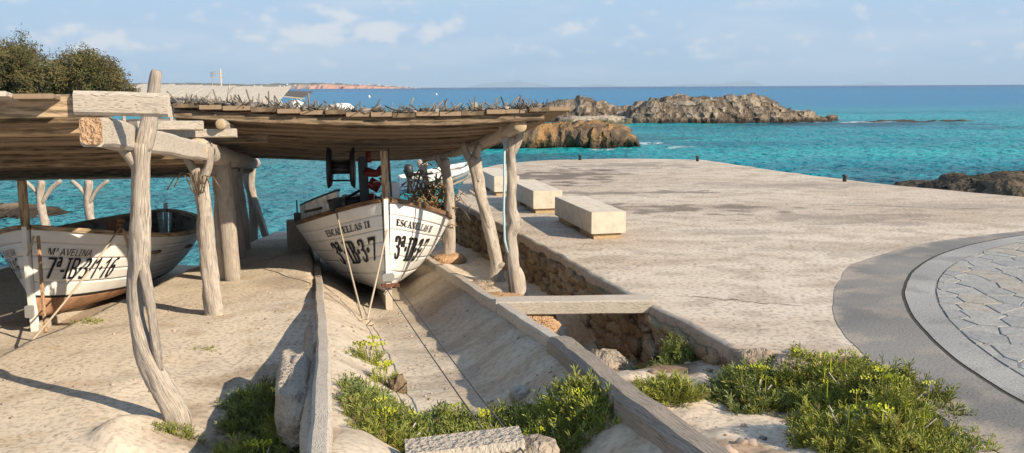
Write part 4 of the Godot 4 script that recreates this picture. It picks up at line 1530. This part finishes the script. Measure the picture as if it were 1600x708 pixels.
func shrub(label: String, x: float, d: float, rx: float, rd: float, high: float, n: int, tone: Color, sd: int, dry := .12, flowers := 4, lift := 0.0, size := 1.0):
	rng.seed = sd
	high *= .66
	dry *= .8
	size *= .85
	var at := V(x, gh(x, d) + lift, d)
	var t := thing("sea_fennel_shrub", label, "shrub", at, "sea fennel shrubs")
	var xs := [[], [], [], []]
	var cs := [[], [], [], []]
	var dx := []
	var dc := []
	var fx := []
	var fc := []
	for i in n:
		var a := rng.randf() * TAU
		var r := sqrt(rng.randf())
		var wob := 1 + .8 * nz.get_noise_2d(cos(a) * 60 + sd, sin(a) * 60)
		var px := cos(a) * r * rx * wob
		var pd := sin(a) * r * rd * wob
		var aq := absf(.9755 * (x + px) + .22 * (d + pd) - QC)
		if aq > .72 and aq < 1.02 and d < 9.0:
			continue
		var lump := .68 + 1.5 * nz.get_noise_2d((x + px) * 130, (d + pd) * 130)
		var dome := high * sqrt(maxf(.02, 1 - r * r * .92)) * clampf(lump, .22, 1.45)
		var g: float = gh(x + px, d + pd) + lift - at.y if lift == 0.0 else 0.0
		var top: float = g + dome * pow(rng.randf(), .55)
		var base: float = maxf(g - .05, top - .23 * size)
		var out := Vector3(px / rx, 0, -pd / rd) * .55 + Vector3(rng.randf_range(-.45, .45), 0, rng.randf_range(-.45, .45))
		var up := (Vector3.UP + out).normalized()
		var bx := Basis(Quaternion(Vector3.UP, up)) * Basis(Vector3.UP, rng.randf() * TAU)
		var k := rng.randf_range(.65, 1.15) * size
		var xf := Transform3D(bx.scaled(Vector3.ONE * k), Vector3(px, base, -pd))
		if rng.randf() < dry:
			dx.append(xf.scaled_local(Vector3.ONE * .6))
			dc.append(Color(.26, .19, .095) * rng.randf_range(.6, 1.3))
			continue
		var v := rng.randi() % 4
		xs[v].append(xf)
		var c := tone * rng.randf_range(.6, 1.3)
		c = c.lerp(Color(.34, .34, .05), pow(rng.randf(), 2.0) * .8)
		c = c.lerp(Color(.05, .085, .035), pow(rng.randf(), 2.0) * .6)
		cs[v].append(c)
	for v in 4:
		multi("foliage", sprigs[v], M.leaf, xs[v], cs[v], t).set_meta("kind", "stuff")
	if dx.size():
		multi("dry_stalks", stalks, M.twig, dx, dc, t).set_meta("kind", "stuff")
	for i in flowers:
		var a2 := rng.randf() * TAU
		var r2 := sqrt(rng.randf()) * .8
		var p := Vector3(cos(a2) * r2 * rx, high * sqrt(1 - r2 * r2 * .9) * rng.randf_range(.85, 1.25), sin(a2) * r2 * rd)
		fx.append(Transform3D(Basis(Vector3.UP, a2).scaled(Vector3.ONE * rng.randf_range(.8, 1.5)), p))
		fc.append(Color(.42, .45, .04) * rng.randf_range(.8, 1.2))
	if flowers:
		multi("flower_heads", bloom, M.leaf, fx, fc, t).set_meta("kind", "stuff")
	# woody stems in the middle
	var b := MB.new()
	for i in 5:
		var a3 := TAU * i / 5 + sd
		b.tube([Vector3(0, -.05, 0), Vector3(cos(a3) * rx * .25, high * .3, sin(a3) * rd * .25), Vector3(cos(a3) * rx * .45, high * .55, sin(a3) * rd * .45)], .006 * size, 5)
	obj("stem", b.mesh(), M.drift_same, t)

func make_plants():
	make_sprigs()
	var g1 := Color(.25, .275, .065)
	var g2 := Color(.32, .335, .07)
	var g3 := Color(.19, .235, .085)
	# left of the near rail
	shrub("grey green shrub left of the concrete lump by the timber rail", -1.84, 6.4, .26, .32, .34, 600, g3, 401, .08, 3)
	shrub("shrub at the bottom edge left of the near timber rail", -1.62, 5.4, .30, .40, .36, 900, g1, 402, .15, 3)
	shrub("low shrub between the concrete lump and the near timber rail", -1.60, 6.0, .14, .28, .26, 300, g2, 403, .2, 1)
	# on the end of the slip
	shrub("tall grey green shrub just right of the near timber rail", -.90, 5.35, .20, .28, .27, 600, g3, 404, .12, 3)
	shrub("shrub at the bottom edge right of the near timber rail", -.66, 4.95, .30, .30, .26, 750, g1, 405, .28, 2)
	shrub("feathery shrub under the two steel cables on the slip", -.44, 5.28, .28, .30, .27, 600, g3, 406, .10, 2)
	shrub("large green shrub in the middle of the slip end left of the log", .0, 5.15, .36, .32, .27, 1000, g2, 407, .16, 2)
	shrub("yellow green shrub pressed against the slanting log", .36, 5.1, .28, .30, .25, 700, g2, 408, .16, 2)
	shrub("brownish shrub at the bottom edge right of the sill", .26, 4.8, .24, .22, .26, 400, g1, 409, .4, 1)
	shrub("thin sprig clump growing alone on the slipway floor", -1.20, 7.2, .09, .12, .34, 42, g2, 410, .25, 4)
	shrub("tiny sprig beside the brown stump on the slipway floor", -.98, 6.5, .08, .08, .22, 20, g2, 411, .2, 3)
	# ditch
	shrub("dark shrub in the ditch against the stone wall", 1.44, 7.75, .24, .26, .42, 600, g3, 412, .04, 5)
	shrub("small dark shrub beside the boulder in the ditch", 1.10, 8.2, .12, .14, .36, 200, g3, 413, .04, 2)
	shrub("low bright shrub on the sunny ground right of the log", 1.16, 6.42, .19, .13, .13, 260, g2, 414, .05, 0)
	# right of the ditch
	shrub("dark green shrub at the left end of the big patch by the quay corner", 1.82, 6.45, .25, .27, .46, 700, g3, 415, .08, 4)
	shrub("shrub overhanging the quay edge at the top of the big patch", 2.28, 6.78, .30, .20, .34, 650, g2, 416, .08, 2, .05)
	shrub("bright shrub in the middle of the big patch beside the asphalt", 2.45, 6.25, .34, .32, .48, 1200, g2, 417, .10, 5)
	shrub("yellow tipped shrub touching the asphalt in the big patch", 2.60, 5.75, .27, .34, .46, 1000, Color(.19, .20, .045), 418, .14, 4)
	shrub("shrub at the bottom edge of the big patch beside the asphalt", 2.38, 5.15, .34, .34, .48, 1200, g2, 419, .12, 4)
	shrub("shrub with dry stalks at the lower left of the big patch", 2.06, 5.30, .24, .30, .44, 750, g2, 420, .22, 4)
	# tufts
	shrub("tiny tuft at the foot of the twisted front post", -2.28, 5.78, .10, .08, .12, 110, g1, 421, .2, 0, 0.0, .6)
	shrub("tiny tuft on the bare sandy slab right of the front post", -2.75, 7.75, .11, .05, .05, 60, g2, 422, .1, 0, 0.0, .45)
	shrub("tiny tuft at the slab edge beside the left boat", -4.30, 8.85, .14, .09, .07, 80, g2, 423, .1, 0, 0.0, .5)

func make_trees():
	rng.seed = 500
	var b := MB.new(true, true)
	for i in 44:
		var p := Vector3(rng.randfn(), rng.randfn() * .8, rng.randfn()) * .17
		var dir := Vector3(rng.randf_range(-1, 1), rng.randf_range(-.3, 1.2), rng.randf_range(-1, 1)).normalized()
		var g := rng.randf_range(.6, 1.3)
		b.col = Color(g * rng.randf_range(.9, 1.2), g, g * .9)
		blade(b, p, dir, rng.randf_range(.10, .20), rng.randf_range(.018, .034))
	var clump := b.mesh()
	var defs := [
		[-24.3, 44.0, "broad dark evergreen tree at the left edge behind the plank roof", [[-1.2, 4.2, 0, 1.5, 1.0], [.6, 4.3, .3, 1.2, .95], [1.6, 3.5, -.3, 1.2, .9], [-.2, 3.2, -.6, 1.8, 1.0], [-2.5, 3.4, 0, 1.5, 1.2]]],
		[-20.9, 45.0, "rounder dark evergreen tree beside the pale hut roof", [[-.2, 4.15, 0, 1.1, .85], [.6, 3.8, .2, .9, .8], [-1.0, 3.6, .1, 1.0, .9], [1.1, 3.1, -.2, .9, .7], [.0, 2.9, -.5, 1.4, .9], [1.75, 2.75, 0, .55, .38]]],
	]
	for k in 2:
		var df: Array = defs[k]
		var t := thing("evergreen_tree", df[2], "tree", V(df[0], -.5, df[1]), "trees behind the roofs")
		var tb := MB.new()
		trunk(tb, [Vector3(0, -.2, 0), Vector3(.15, 1.2, 0), Vector3(0, 2.4, .1), Vector3(.2, 3.4, 0)], [.28, .22, .16, .08], 10, .2, 70.0 + k, .2)
		obj("trunk", tb.mesh(), M.drift_same, t)
		var xf := []
		var cs := []
		for l in df[3]:
			var c := Vector3(l[0], l[1], l[2])
			var lb := MB.new()
			trunk(lb, [Vector3(.05, 1.4, 0), c * Vector3(.6, .8, .6), c + Vector3(0, l[4] * .5, 0)], [.12, .07, .02], 7, .2, l[0] * 3, .25)
			obj("limb", lb.mesh(), M.drift_same, t)
			for i in int(620 * l[3] * l[4]):
				var dir := Vector3(rng.randfn(), rng.randfn(), rng.randfn()).normalized()
				var lump := 1 + 1.15 * nz.get_noise_3d(dir.x * 75 + l[0] * 90, dir.y * 75, dir.z * 75 + k * 50)
				var r := pow(rng.randf(), .45) * lump
				var p := c + Vector3(dir.x * l[3], dir.y * l[4], dir.z * l[3]) * r
				if nz.get_noise_3d(p.x * 45, p.y * 45, p.z * 45 + k * 99) < .0:
					continue
				xf.append(Transform3D(Basis(Vector3(rng.randf(), rng.randf(), rng.randf()).normalized(), rng.randf() * TAU).scaled(Vector3.ONE * rng.randf_range(.55, 1.1)), p))
				var g := rng.randf_range(.6, 1.35)
				cs.append(Color(.085, .09, .036).lerp(Color(.15, .12, .055), rng.randf()) * g)
		multi("crown", clump, M.tree_leaf, xf, cs, t).set_meta("kind", "stuff")

# ---------------------------------------------------------------- rocks and the far shore
func sea_rock(called: String, x0: float, x1: float, d0: float, d1: float, prof: Array, sd: float, jag: float, pal: Array, nx := 150, nd := 40, undercut := 0.0, front := .5) -> MeshInstance3D:
	var b := MB.new(false, true)
	for i in nd + 1:
		for j in nx + 1:
			var f := float(i) / nd
			var x := lerpf(x0, x1, float(j) / nx)
			var d := lerpf(d0, d1, f)
			var top := poly(prof, x)
			var r1 := nf.get_noise_2d(x * 9 + sd, d * 14)
			var r2 := nz.get_noise_2d(x * 32 + sd, d * 40)
			var r3 := nz.get_noise_2d(x * 110, d * 130 + sd)
			var shore := nz.get_noise_2d(x * 14 + 30, sd * 3) * .12
			var e := sm(0, front + shore, f) * sm(1.0, .55, f) * sm(0, .04, float(j) / nx) * sm(1, .96, float(j) / nx)
			# ledges
			var big := nz.get_noise_2d(x * 11 + sd * 2, d * 13)
			var y := SEA - .5 + (top - SEA + .5) * pow(e, .5) + (r1 * .12 + r2 * .75 + r3 * .22 + big * 1.5) * jag * pow(e, .5)
			var step := .5 + .12 * big
			y = lerpf(y, floorf((y - SEA) / step) * step + SEA + step * sm(.25, .75, fposmod(y - SEA, step) / step), .7)
			var c: Color = pal[0].lerp(pal[1], clampf(.5 + r2 * 2.2, 0, 1))
			c = c.lerp(pal[2], sm(.02, .32, r1 * .35 + r3 * .8 - big * .5) * .85)  # darker stone patches, rock shadows partly painted into the colour
			if y < SEA + .5:
				c = c.lerp(pal[3], sm(SEA + .55, SEA + .15, y + r2 * .4))
			b.col = c
			var push := undercut * sm(SEA - .2, SEA + .7, y) * sm(.3, .0, f)
			b.v(V(x + r3 * .3 + big * .4, y, d + r2 * .6 - push))
	for i in nd:
		for j in nx:
			var a := i * (nx + 1) + j
			b.quad(a, a + 1, a + nx + 2, a + nx + 1)
	return struct(called, b.mesh(), M.islet)

func make_far():
	var pal := [Color(.31, .245, .175), Color(.21, .16, .115), Color(.10, .078, .06), Color(.07, .055, .042)]
	var pale := [Color(.36, .30, .235), Color(.21, .17, .13), Color(.085, .065, .05), Color(.05, .04, .032)]
	sea_rock("rocky_islet", 11.2, 33.5, 86.5, 95.0, [[11.2, -.2], [12.3, .6], [14, 1.15], [15.97, 1.4], [19.15, 1.3], [22.0, 1.45], [23.0, 1.5], [25.5, 1.0], [28.1, .2], [31.0, -.7], [33.5, -1.2]], 11.0, .55, pale, 300, 110, 0.0, .42)
	sea_rock("rocky_islet", 1.0, 13.5, 92.0, 98.0, [[1.0, .3], [3.2, .6], [5.2, .95], [7.7, 1.35], [9, 1.0], [10.3, .55], [11.9, .2], [13.5, -.2]], 23.0, .42, pale, 170, 50, 0.0, .42)
	sea_rock("rocky_islet", 4.5, 15.5, 86.0, 93.0, [[4.5, -.5], [6, -.25], [10, -.22], [14, -.35], [15.5, -1.0]], 35.0, .06, [Color(.50, .44, .36), Color(.44, .38, .31), Color(.30, .25, .19), Color(.12, .11, .07)], 90, 24)
	sea_rock("rock_ledge", -6.5, 8.0, 52.5, 61.0, [[-6.5, .1], [-1.5, .15], [0.0, .27], [3.1, .25], [5.8, .22], [6.9, .0], [8.0, -.9]], 47.0, .22, [Color(.21, .155, .10), Color(.30, .18, .085), Color(.09, .07, .055), Color(.06, .05, .038)], 170, 50, 1.0, .14)
	sea_rock("rock_shelf", 10.8, 24.0, 19.0, 31.0, [[10.8, -.75], [11.6, -.4], [12.5, -.15], [13.5, .0], [15, .1], [24.0, .2]], 59.0, .22, [Color(.15, .115, .08), Color(.10, .08, .058), Color(.05, .042, .034), Color(.04, .036, .03)], 120, 60)
	sea_rock("reef", 33.0, 46.5, 87.5, 89.5, [[33, -.95], [36, -.75], [40, -.85], [44, -.7], [46.5, -1.0]], 71.0, .10, pal, 70, 12)
	sea_rock("rock_shelf", -19.0, -12.9, 23.0, 27.5, [[-19, -.62], [-15, -.66], [-13.6, -.74], [-12.9, -.95]], 83.0, .06, pale, 60, 24)
	# low shore behind the bay
	sea_rock("shore", -75.0, -11.6, 40.0, 95.0, [[-75, .3], [-30, .1], [-14, -.2], [-12.2, -.5], [-11.6, -.9]], 95.0, .2, pale, 110, 40)
	# far coast with cliffs
	var b := MB.new(false, true)
	var prof := [[-2400.0, 30.0], [-1500.0, 26.0], [-1210.0, 19.0], [-1068.0, 25.0], [-843.0, 22.0], [-674.0, 15.5], [-561.0, 9.0], [-480.0, 4.0], [-420.0, -2.0]]
	var n := 220
	for i in n + 1:
		var x := lerpf(-2400, -415, float(i) / n)
		var hgt := poly(prof, x) + nz.get_noise_2d(x * .6, 4) * 5 + nz.get_noise_2d(x * 3, 14) * 2
		for j in 8:
			var f: float = [0.0, .03, .10, .35, .62, .70, 1.0, .2][j]
			var rise: float = [0.0, .12, .30, .55, .85, 1.0, 1.15, 0.0][j]
			var dd: float = 4000 + 420 * f + nz.get_noise_2d(x * 1.4, j * 40) * 45
			var cliff := sm(-960, -800, x + nz.get_noise_2d(x, 8) * 200)
			if cliff > .5:
				rise = [0.0, .55, .82, .93, 1.0, 1.03, 1.1, 0.0][j]
			if j == 7:
				dd = 5200
			var c := Color(.20, .15, .10).lerp(Color(.30, .24, .19), clampf(.5 + nz.get_noise_2d(x * 3, j * 60), 0, 1))
			if cliff > .5 and j < 3:
				c = Color(.52, .27, .18).lerp(Color(.40, .22, .15), clampf(.5 + 2 * nz.get_noise_2d(x * 4, j * 60), 0, 1))
			elif j >= 4:
				c = Color(.075, .08, .045).lerp(Color(.20, .15, .10), clampf(.4 + 2 * nz.get_noise_2d(x * 4, j * 60), 0, 1))
			b.col = c
			b.v(V(x, SEA - .5 + maxf(hgt, 0) * rise, dd))
	for i in n:
		for j in 7:
			var a := i * 8 + j
			b.quad(a, a + 8, a + 9, a + 1)
	struct("coast", b.mesh(), M.coast)
	# faint hills far out
	b = MB.new(false, true)
	b.col = Color(.12, .13, .11)
	for i in 301:
		var x := lerpf(-4500, 20500, i / 300.0)
		var hgt := (nz.get_noise_2d(x * .016, 77) + .16) * 300 * sm(-3200, -1400, x) * (.4 + .6 * sm(6000, 8000, x) + .6 * sm(4300, 2200, x))
		b.v(V(x, -60, 28000))
		b.v(V(x, maxf(hgt, -20), 28600))
		b.v(V(x, -60, 29500))
	for i in 300:
		for j in 2:
			var a := i * 3 + j
			b.quad(a, a + 3, a + 4, a + 1)
	struct("hills", b.mesh(), M.coast)
	# houses of the far town
	rng.seed = 640
	var hb := MB.new(true)
	hb.box(Vector3(0, 2.0, 0), Vector3(9, 5, 7), Basis.IDENTITY, .1)
	hb.box(Vector3(2.0, 5.2, 0), Vector3(4, 2.4, 5), Basis.IDENTITY, .1)
	var hm := hb.mesh()
	for i in 38:
		var x := -1190 + 760 * pow(rng.randf(), 1.3)
		var f := rng.randf_range(.1, .6) if x < -860 else rng.randf_range(.62, .7)
		var hgt := poly(prof, x) + nz.get_noise_2d(x * .6, 4) * 5
		var rise := lerpf(.3, .84, f / .62) if x < -860 else .98
		var o := obj("house", hm, M.white)
		o.position = V(x, SEA - .5 + maxf(hgt, 1) * rise - 1.0, 4000 + 420 * f - 20)
		o.scale = Vector3.ONE * rng.randf_range(.6, 1.15)
		o.rotation.y = rng.randf_range(-.4, .4)
		tag(o, "tiny white house of the town on the far coast", "house", "houses on the far coast")
	# huts across the bay
	var t := wthing("boat_hut", "pale plank roofed boat hut across the bay behind the front roofs", "hut", V(-16.5, -.2, 49))
	for i in 22:
		var f := i / 22.0
		var x := lerpf(-21.0, -12.4, f)
		var w := 8.6 / 22 - .003
		var yf := lerpf(2.45, 1.70, f)
		var yb := lerpf(2.86, 2.62, f)
		timber_obj("roof_board", V(x + w * .5, yf, 47.6), V(x + w * .5 - .4, yb, 52.5), w, .07, M.hut_roof, t, i * 3.0, Vector3.UP, .02)
	timber_obj("front_beam", V(-21.1, 2.33, 47.5), V(-12.3, 1.55, 47.5), .1, .22, M.hut_dark, t, 3.0)
	timber_obj("front_panel", V(-21.0, 1.85, 47.8), V(-12.5, 1.05, 47.8), .08, .85, M.hut_dark, t, 3.0)
	for x in [-20.5, -18, -15.5, -13]:
		trunk_obj("post", [V(x, -.9, 47.6), V(x + .05, .6, 47.6), V(x, 1.9 if x < -16 else 1.4, 47.6)], [.11, .1, .09], M.drift, t, x)
	t = wthing("boat_hut", "dark roofed hut with white posts at the water across the bay", "hut", V(-16, -.2, 61))
	for i in 14:
		var f := i / 14.0
		var x := lerpf(-19.5, -13.7, f)
		timber_obj("roof_board", V(x + .2, lerpf(2.55, 1.98, f), 59.6), V(x + .1, lerpf(2.72, 2.28, f), 63), .40, .07, M.hut_dark, t, i * 3.0, Vector3.UP, .02)
	timber_obj("roof_edge", V(-19.6, 2.50, 59.5), V(-13.6, 1.92, 59.5), .1, .09, M.hut_roof, t, 3.0)
	for x in [-18.5, -16.8, -15.2, -13.9]:
		timber_obj("post", V(x, -.9, 59.7), V(x, 1.98 if x > -15.5 else 2.2, 59.7), .09, .09, M.white, t, x, Vector3(0, 0, 1))
	for k in 2:
		var bt := thing("moored_boat", ["small white boat under the dark roofed hut across the bay", "white boat bow beside the dark roofed hut's last post"][k], "boat", V([-15.4, -14.1][k], .55, [58.2, 58.6][k]), "boats across the bay", Basis(Vector3.UP, .25))
		var hh := Hull.new()
		hh.L = 3.4
		hh.B = .75
		for side in [-1.0, 1.0]:
			obj("hull_side", strake(hh, 0.0, 1.0, side, 0.0, 24, 6), M.white, bt)
		var db := MB.new(true)
		db.box(Vector3(0, 1.0, -1.7), Vector3(.8, .35, 1.2), Basis.IDENTITY, .05)
		obj("cabin", db.mesh(), M.white, bt)
	t = wthing("utility_pole", "thin wooden utility pole with crossarms above the hut roofs", "pole", V(-22.4, 0, 70))
	var pb := MB.new()
	pb.tube([V(-22.4, -.5, 70), V(-22.38, 4.1, 70)], .07, 8)
	obj("pole", pb.mesh(), M.drift, t)
	for y in [3.75, 3.45]:
		pb = MB.new(true)
		pb.box(V(-22.38, y, 70), Vector3(.6, .06, .08))
		obj("crossarm", pb.mesh(), M.drift, t)
	t = wthing("antenna_mast", "thin leaning antenna mast left of the utility pole", "mast", V(-22.8, 0, 68))
	pb = MB.new()
	pb.tube([V(-22.75, -.3, 68), V(-22.55, 2.0, 68), V(-22.25, 3.85, 68)], .035, 6)
	obj("mast", pb.mesh(), M.grey, t)
	pb = MB.new()
	for i in 4:
		pb.tube([V(-22.4 - .14, 3.5 + i * .1, 68), V(-22.25 + .16, 3.56 + i * .1, 68)], .015, 4)
	obj("antenna", pb.mesh(), M.grey, t)
	trunk_obj_thing("forked_pole", "bare forked pole standing behind the hut roof", [V(-13.2, .0, 42), V(-13.15, 2.0, 42), V(-13.05, 2.75, 42)], [V(-13.14, 2.35, 42), V(-12.95, 2.6, 42), V(-12.75, 2.72, 42)])
	for a in [[-50.4, 321.0, "left one of two tiny white buoys far out on the sea"], [-34.0, 411.0, "right one of two tiny white buoys far out on the sea"]]:
		var bt2 := thing("buoy", a[2], "buoy", V(a[0], SEA, a[1]), "buoys on the sea")
		pb = MB.new()
		var sc := []
		for j in 12:
			sc.append(Vector2.from_angle(TAU * j / 12) * .45)
		pb.sweep([Vector3(0, -.1, 0), Vector3(0, .25, 0), Vector3(0, .7, 0), Vector3(0, 1.0, 0)], sc, Vector3.BACK, [.6, 1.0, .8, .3])
		obj("float", pb.mesh(), M.white, bt2)

func trunk_obj_thing(called: String, label: String, p: Array, q: Array):
	var b := MB.new()
	trunk(b, p, [.07, .06, .04], 8, .2, 3.0, .15)
	trunk(b, q, [.04, .03, .02], 6, .2, 4.0, .15)
	tag(obj(called, b.mesh(), M.drift), label, "pole")

# ---------------------------------------------------------------- small things
func make_small():
	# mooring bollards on the quay edge
	for a in [[1.98, 25.95, "tiny black mooring bollard on the far quay edge, leftmost of three"], [5.25, 25.3, "tiny black mooring bollard on the far quay edge, middle of three"], [7.35, 19.7, "tiny black mooring bollard on the right quay edge facing open water"]]:
		var t := thing("mooring_bollard", a[2], "bollard", V(a[0], .5, a[1]), "mooring bollards")
		var sc := []
		for j in 12:
			sc.append(Vector2.from_angle(TAU * j / 12) * .042)
		var b := MB.new()
		b.sweep([Vector3(0, -.01, 0), Vector3(0, .09, 0), Vector3(0, .10, 0)], sc, Vector3.BACK, [1.1, .9, .9])
		obj("stem", b.mesh(), M.black, t)
		b = MB.new()
		b.sweep([Vector3(-.02, .10, 0), Vector3(0, .13, 0), Vector3(0, .155, 0)], sc, Vector3.BACK, [1.2, 1.45, 1.0])
		obj("cap", b.mesh(), M.black, t)
	# litter on the roof
	var o := obj("white_float", rock_mesh(Vector3(.32, .13, .22), 2.2, .8, .16, 16, 10), M.white)
	o.position = V(-1.98, 2.36, 10.5)
	tag(o, "white plastic float lying on the near roof", "float")
	o = obj("white_float", rock_mesh(Vector3(.13, .08, .12), 5.2, .8, .16, 12, 8), M.white)
	o.position = V(-1.72, 2.33, 10.55)
	tag(o, "small pale float right beside the larger float on the roof", "float")
	var tb := MB.new(true)
	tb.box(V(-.42, 2.345, 10.6), Vector3(.07, .16, .08), Basis(Vector3.BACK, .25), .01)
	tag(obj("wood_block", tb.mesh(), M.timber), "upright grey wood block on the roof above the boat", "block")
	# fishing gear leaning on the post beside the boat
	rng.seed = 700
	var t := wthing("fishing_gear", "heap of old net and sticks beside the white boat under the roof", "fishing gear", V(-1.25, -.1, 14.3))
	for a in [[-1.75, .5, -1.45, 1.28], [-1.42, .4, -1.72, 1.3], [-1.1, .1, -1.05, 1.25], [-1.6, .45, -1.12, 1.22], [-1.55, 1.0, -1.0, 1.02], [-1.5, .62, -1.02, .7], [-1.65, 1.23, -1.25, 1.25], [-1.0, 1.05, -.62, 1.22], [-1.38, .4, -1.2, 1.24], [-1.3, .4, -1.45, 1.05]]:
		trunk_obj("stick", [V(a[0], a[1], 14.2), V((a[0] + a[2]) * .5 + .03, (a[1] + a[3]) * .5, 14.25), V(a[2], a[3], 14.25)], [.028, .024, .018], M.drift if rng.randf() < .5 else M.drift, t, a[0] * 9, .2, 8)
	var nb := MB.new(false, true)
	for i in 420:
		var p := V(-1.30 + rng.randfn() * .19, .76 + rng.randfn() * .24, 14.15 + rng.randfn() * .12)
		var g := rng.randf()
		nb.col = Color(.26, .17, .09).lerp(Color(.15, .13, .07), g * g) * rng.randf_range(.7, 1.4)
		var q := p + Vector3(rng.randf_range(-.1, .1), rng.randf_range(-.02, .09), rng.randf_range(-.06, .06))
		var r := q + Vector3(rng.randf_range(-.1, .1), rng.randf_range(-.14, .02), rng.randf_range(-.06, .06))
		nb.tube([p, q, r], rng.randf_range(.005, .011), 4)
	obj("net_heap", nb.mesh(), M.net, t).set_meta("kind", "stuff")
	for k in 3:
		nb = MB.new(false, true)
		nb.col = [Color(.22, .13, .07), Color(.10, .12, .05), Color(.27, .18, .10)][k]
		var pts := []
		for i in 13:
			var a := PI * i / 12.0
			pts.append(V(-1.28 + k * .11 + cos(a) * .15, .62 + k * .07 + sin(a) * .19, 14.05))
		nb.tube(pts, .014, 6)
		obj("hoop", nb.mesh(), M.net, t)
	# scattered pebbles and crumbs on the slip and by the wall
	var peb := rock_mesh(Vector3(.06, .035, .05), 8.0, .55, .35, 7, 5, true)
	var xf := []
	var cs := []
	for i in 700:
		var x: float
		var d: float
		if i % 3 == 0:
			x = rng.randf_range(.6, 2.6)
			d = rng.randf_range(4.6, 9.0)
		elif i % 3 == 1:
			var v := SQ(rng.randf_range(5.5, 10.8), rng.randf_range(.1, 1.7), 0)
			x = v.x
			d = -v.z
		else:
			x = rng.randf_range(-4.2, -1.2)
			d = rng.randf_range(4.6, 11.0)
		var k := pow(rng.randf(), 3.0) * (1.5 if i % 3 == 0 else .4) + .12
		xf.append(Transform3D(Basis(Vector3.UP, rng.randf() * TAU).scaled(Vector3.ONE * k), V(x, gh(x, d) + .004, d)))
		var g := rng.randf_range(.2, .5)
		cs.append(Color(g, g * rng.randf_range(.74, .86), g * rng.randf_range(.55, .72)))
	var pm := multi("pebbles", peb, M.twig, xf, cs, self)
	pm.set_meta("kind", "stuff")
	pm.set_meta("label", "scattered pebbles and crumbs of stone on the sandy ground")

func _ready():
	nz.seed = 4
	nz.frequency = .02
	nz.fractal_octaves = 4
	nf.seed = 8
	nf.frequency = .02
	nf.fractal_type = FastNoiseLite.FRACTAL_RIDGED
	nf.fractal_octaves = 3
	rng.seed = 5
	# camera
	var cam := Camera3D.new()
	cam.name = "camera"
	cam.fov = 28.38
	cam.near = .1
	cam.far = 60000.0
	cam.position = Vector3(0, 2.6, 0)
	cam.rotation_degrees = Vector3(-8.85, 0, -.3)
	add_child(cam)
	cam.current = true
	# sky and air
	var env := Environment.new()
	env.background_mode = Environment.BG_SKY
	env.sky = Sky.new()
	env.sky.sky_material = make_sky()
	env.tonemap_mode = Environment.TONE_MAPPER_LINEAR
	env.tonemap_exposure = 1.52
	env.background_energy_multiplier = .67
	env.sdfgi_enabled = true
	env.ssao_enabled = true
	env.ssil_enabled = true
	env.fog_enabled = true
	env.fog_density = .00007
	env.fog_light_color = Color(.72, .82, .92)
	var we := WorldEnvironment.new()
	we.name = "world_environment"
	we.environment = env
	add_child(we)
	# low sun from the right, a little behind the camera
	var sun := DirectionalLight3D.new()
	sun.name = "sun"
	sun.light_energy = 1.6
	sun.light_color = Color(1.0, .93, .82)
	sun.light_angular_distance = .5
	sun.shadow_enabled = true
	add_child(sun)
	sun.look_at_from_position(Vector3(.742, .485, .463) * 60.0, Vector3.ZERO)
	make_materials()
	make_ground()
	make_quay()
	make_paving()
	make_sea()
	make_shelter_right()
	make_shelter_left()
	make_wall()
	make_rails()
	make_benches()
	make_boats()
	make_far()
	make_trees()
	make_plants()
	make_small()
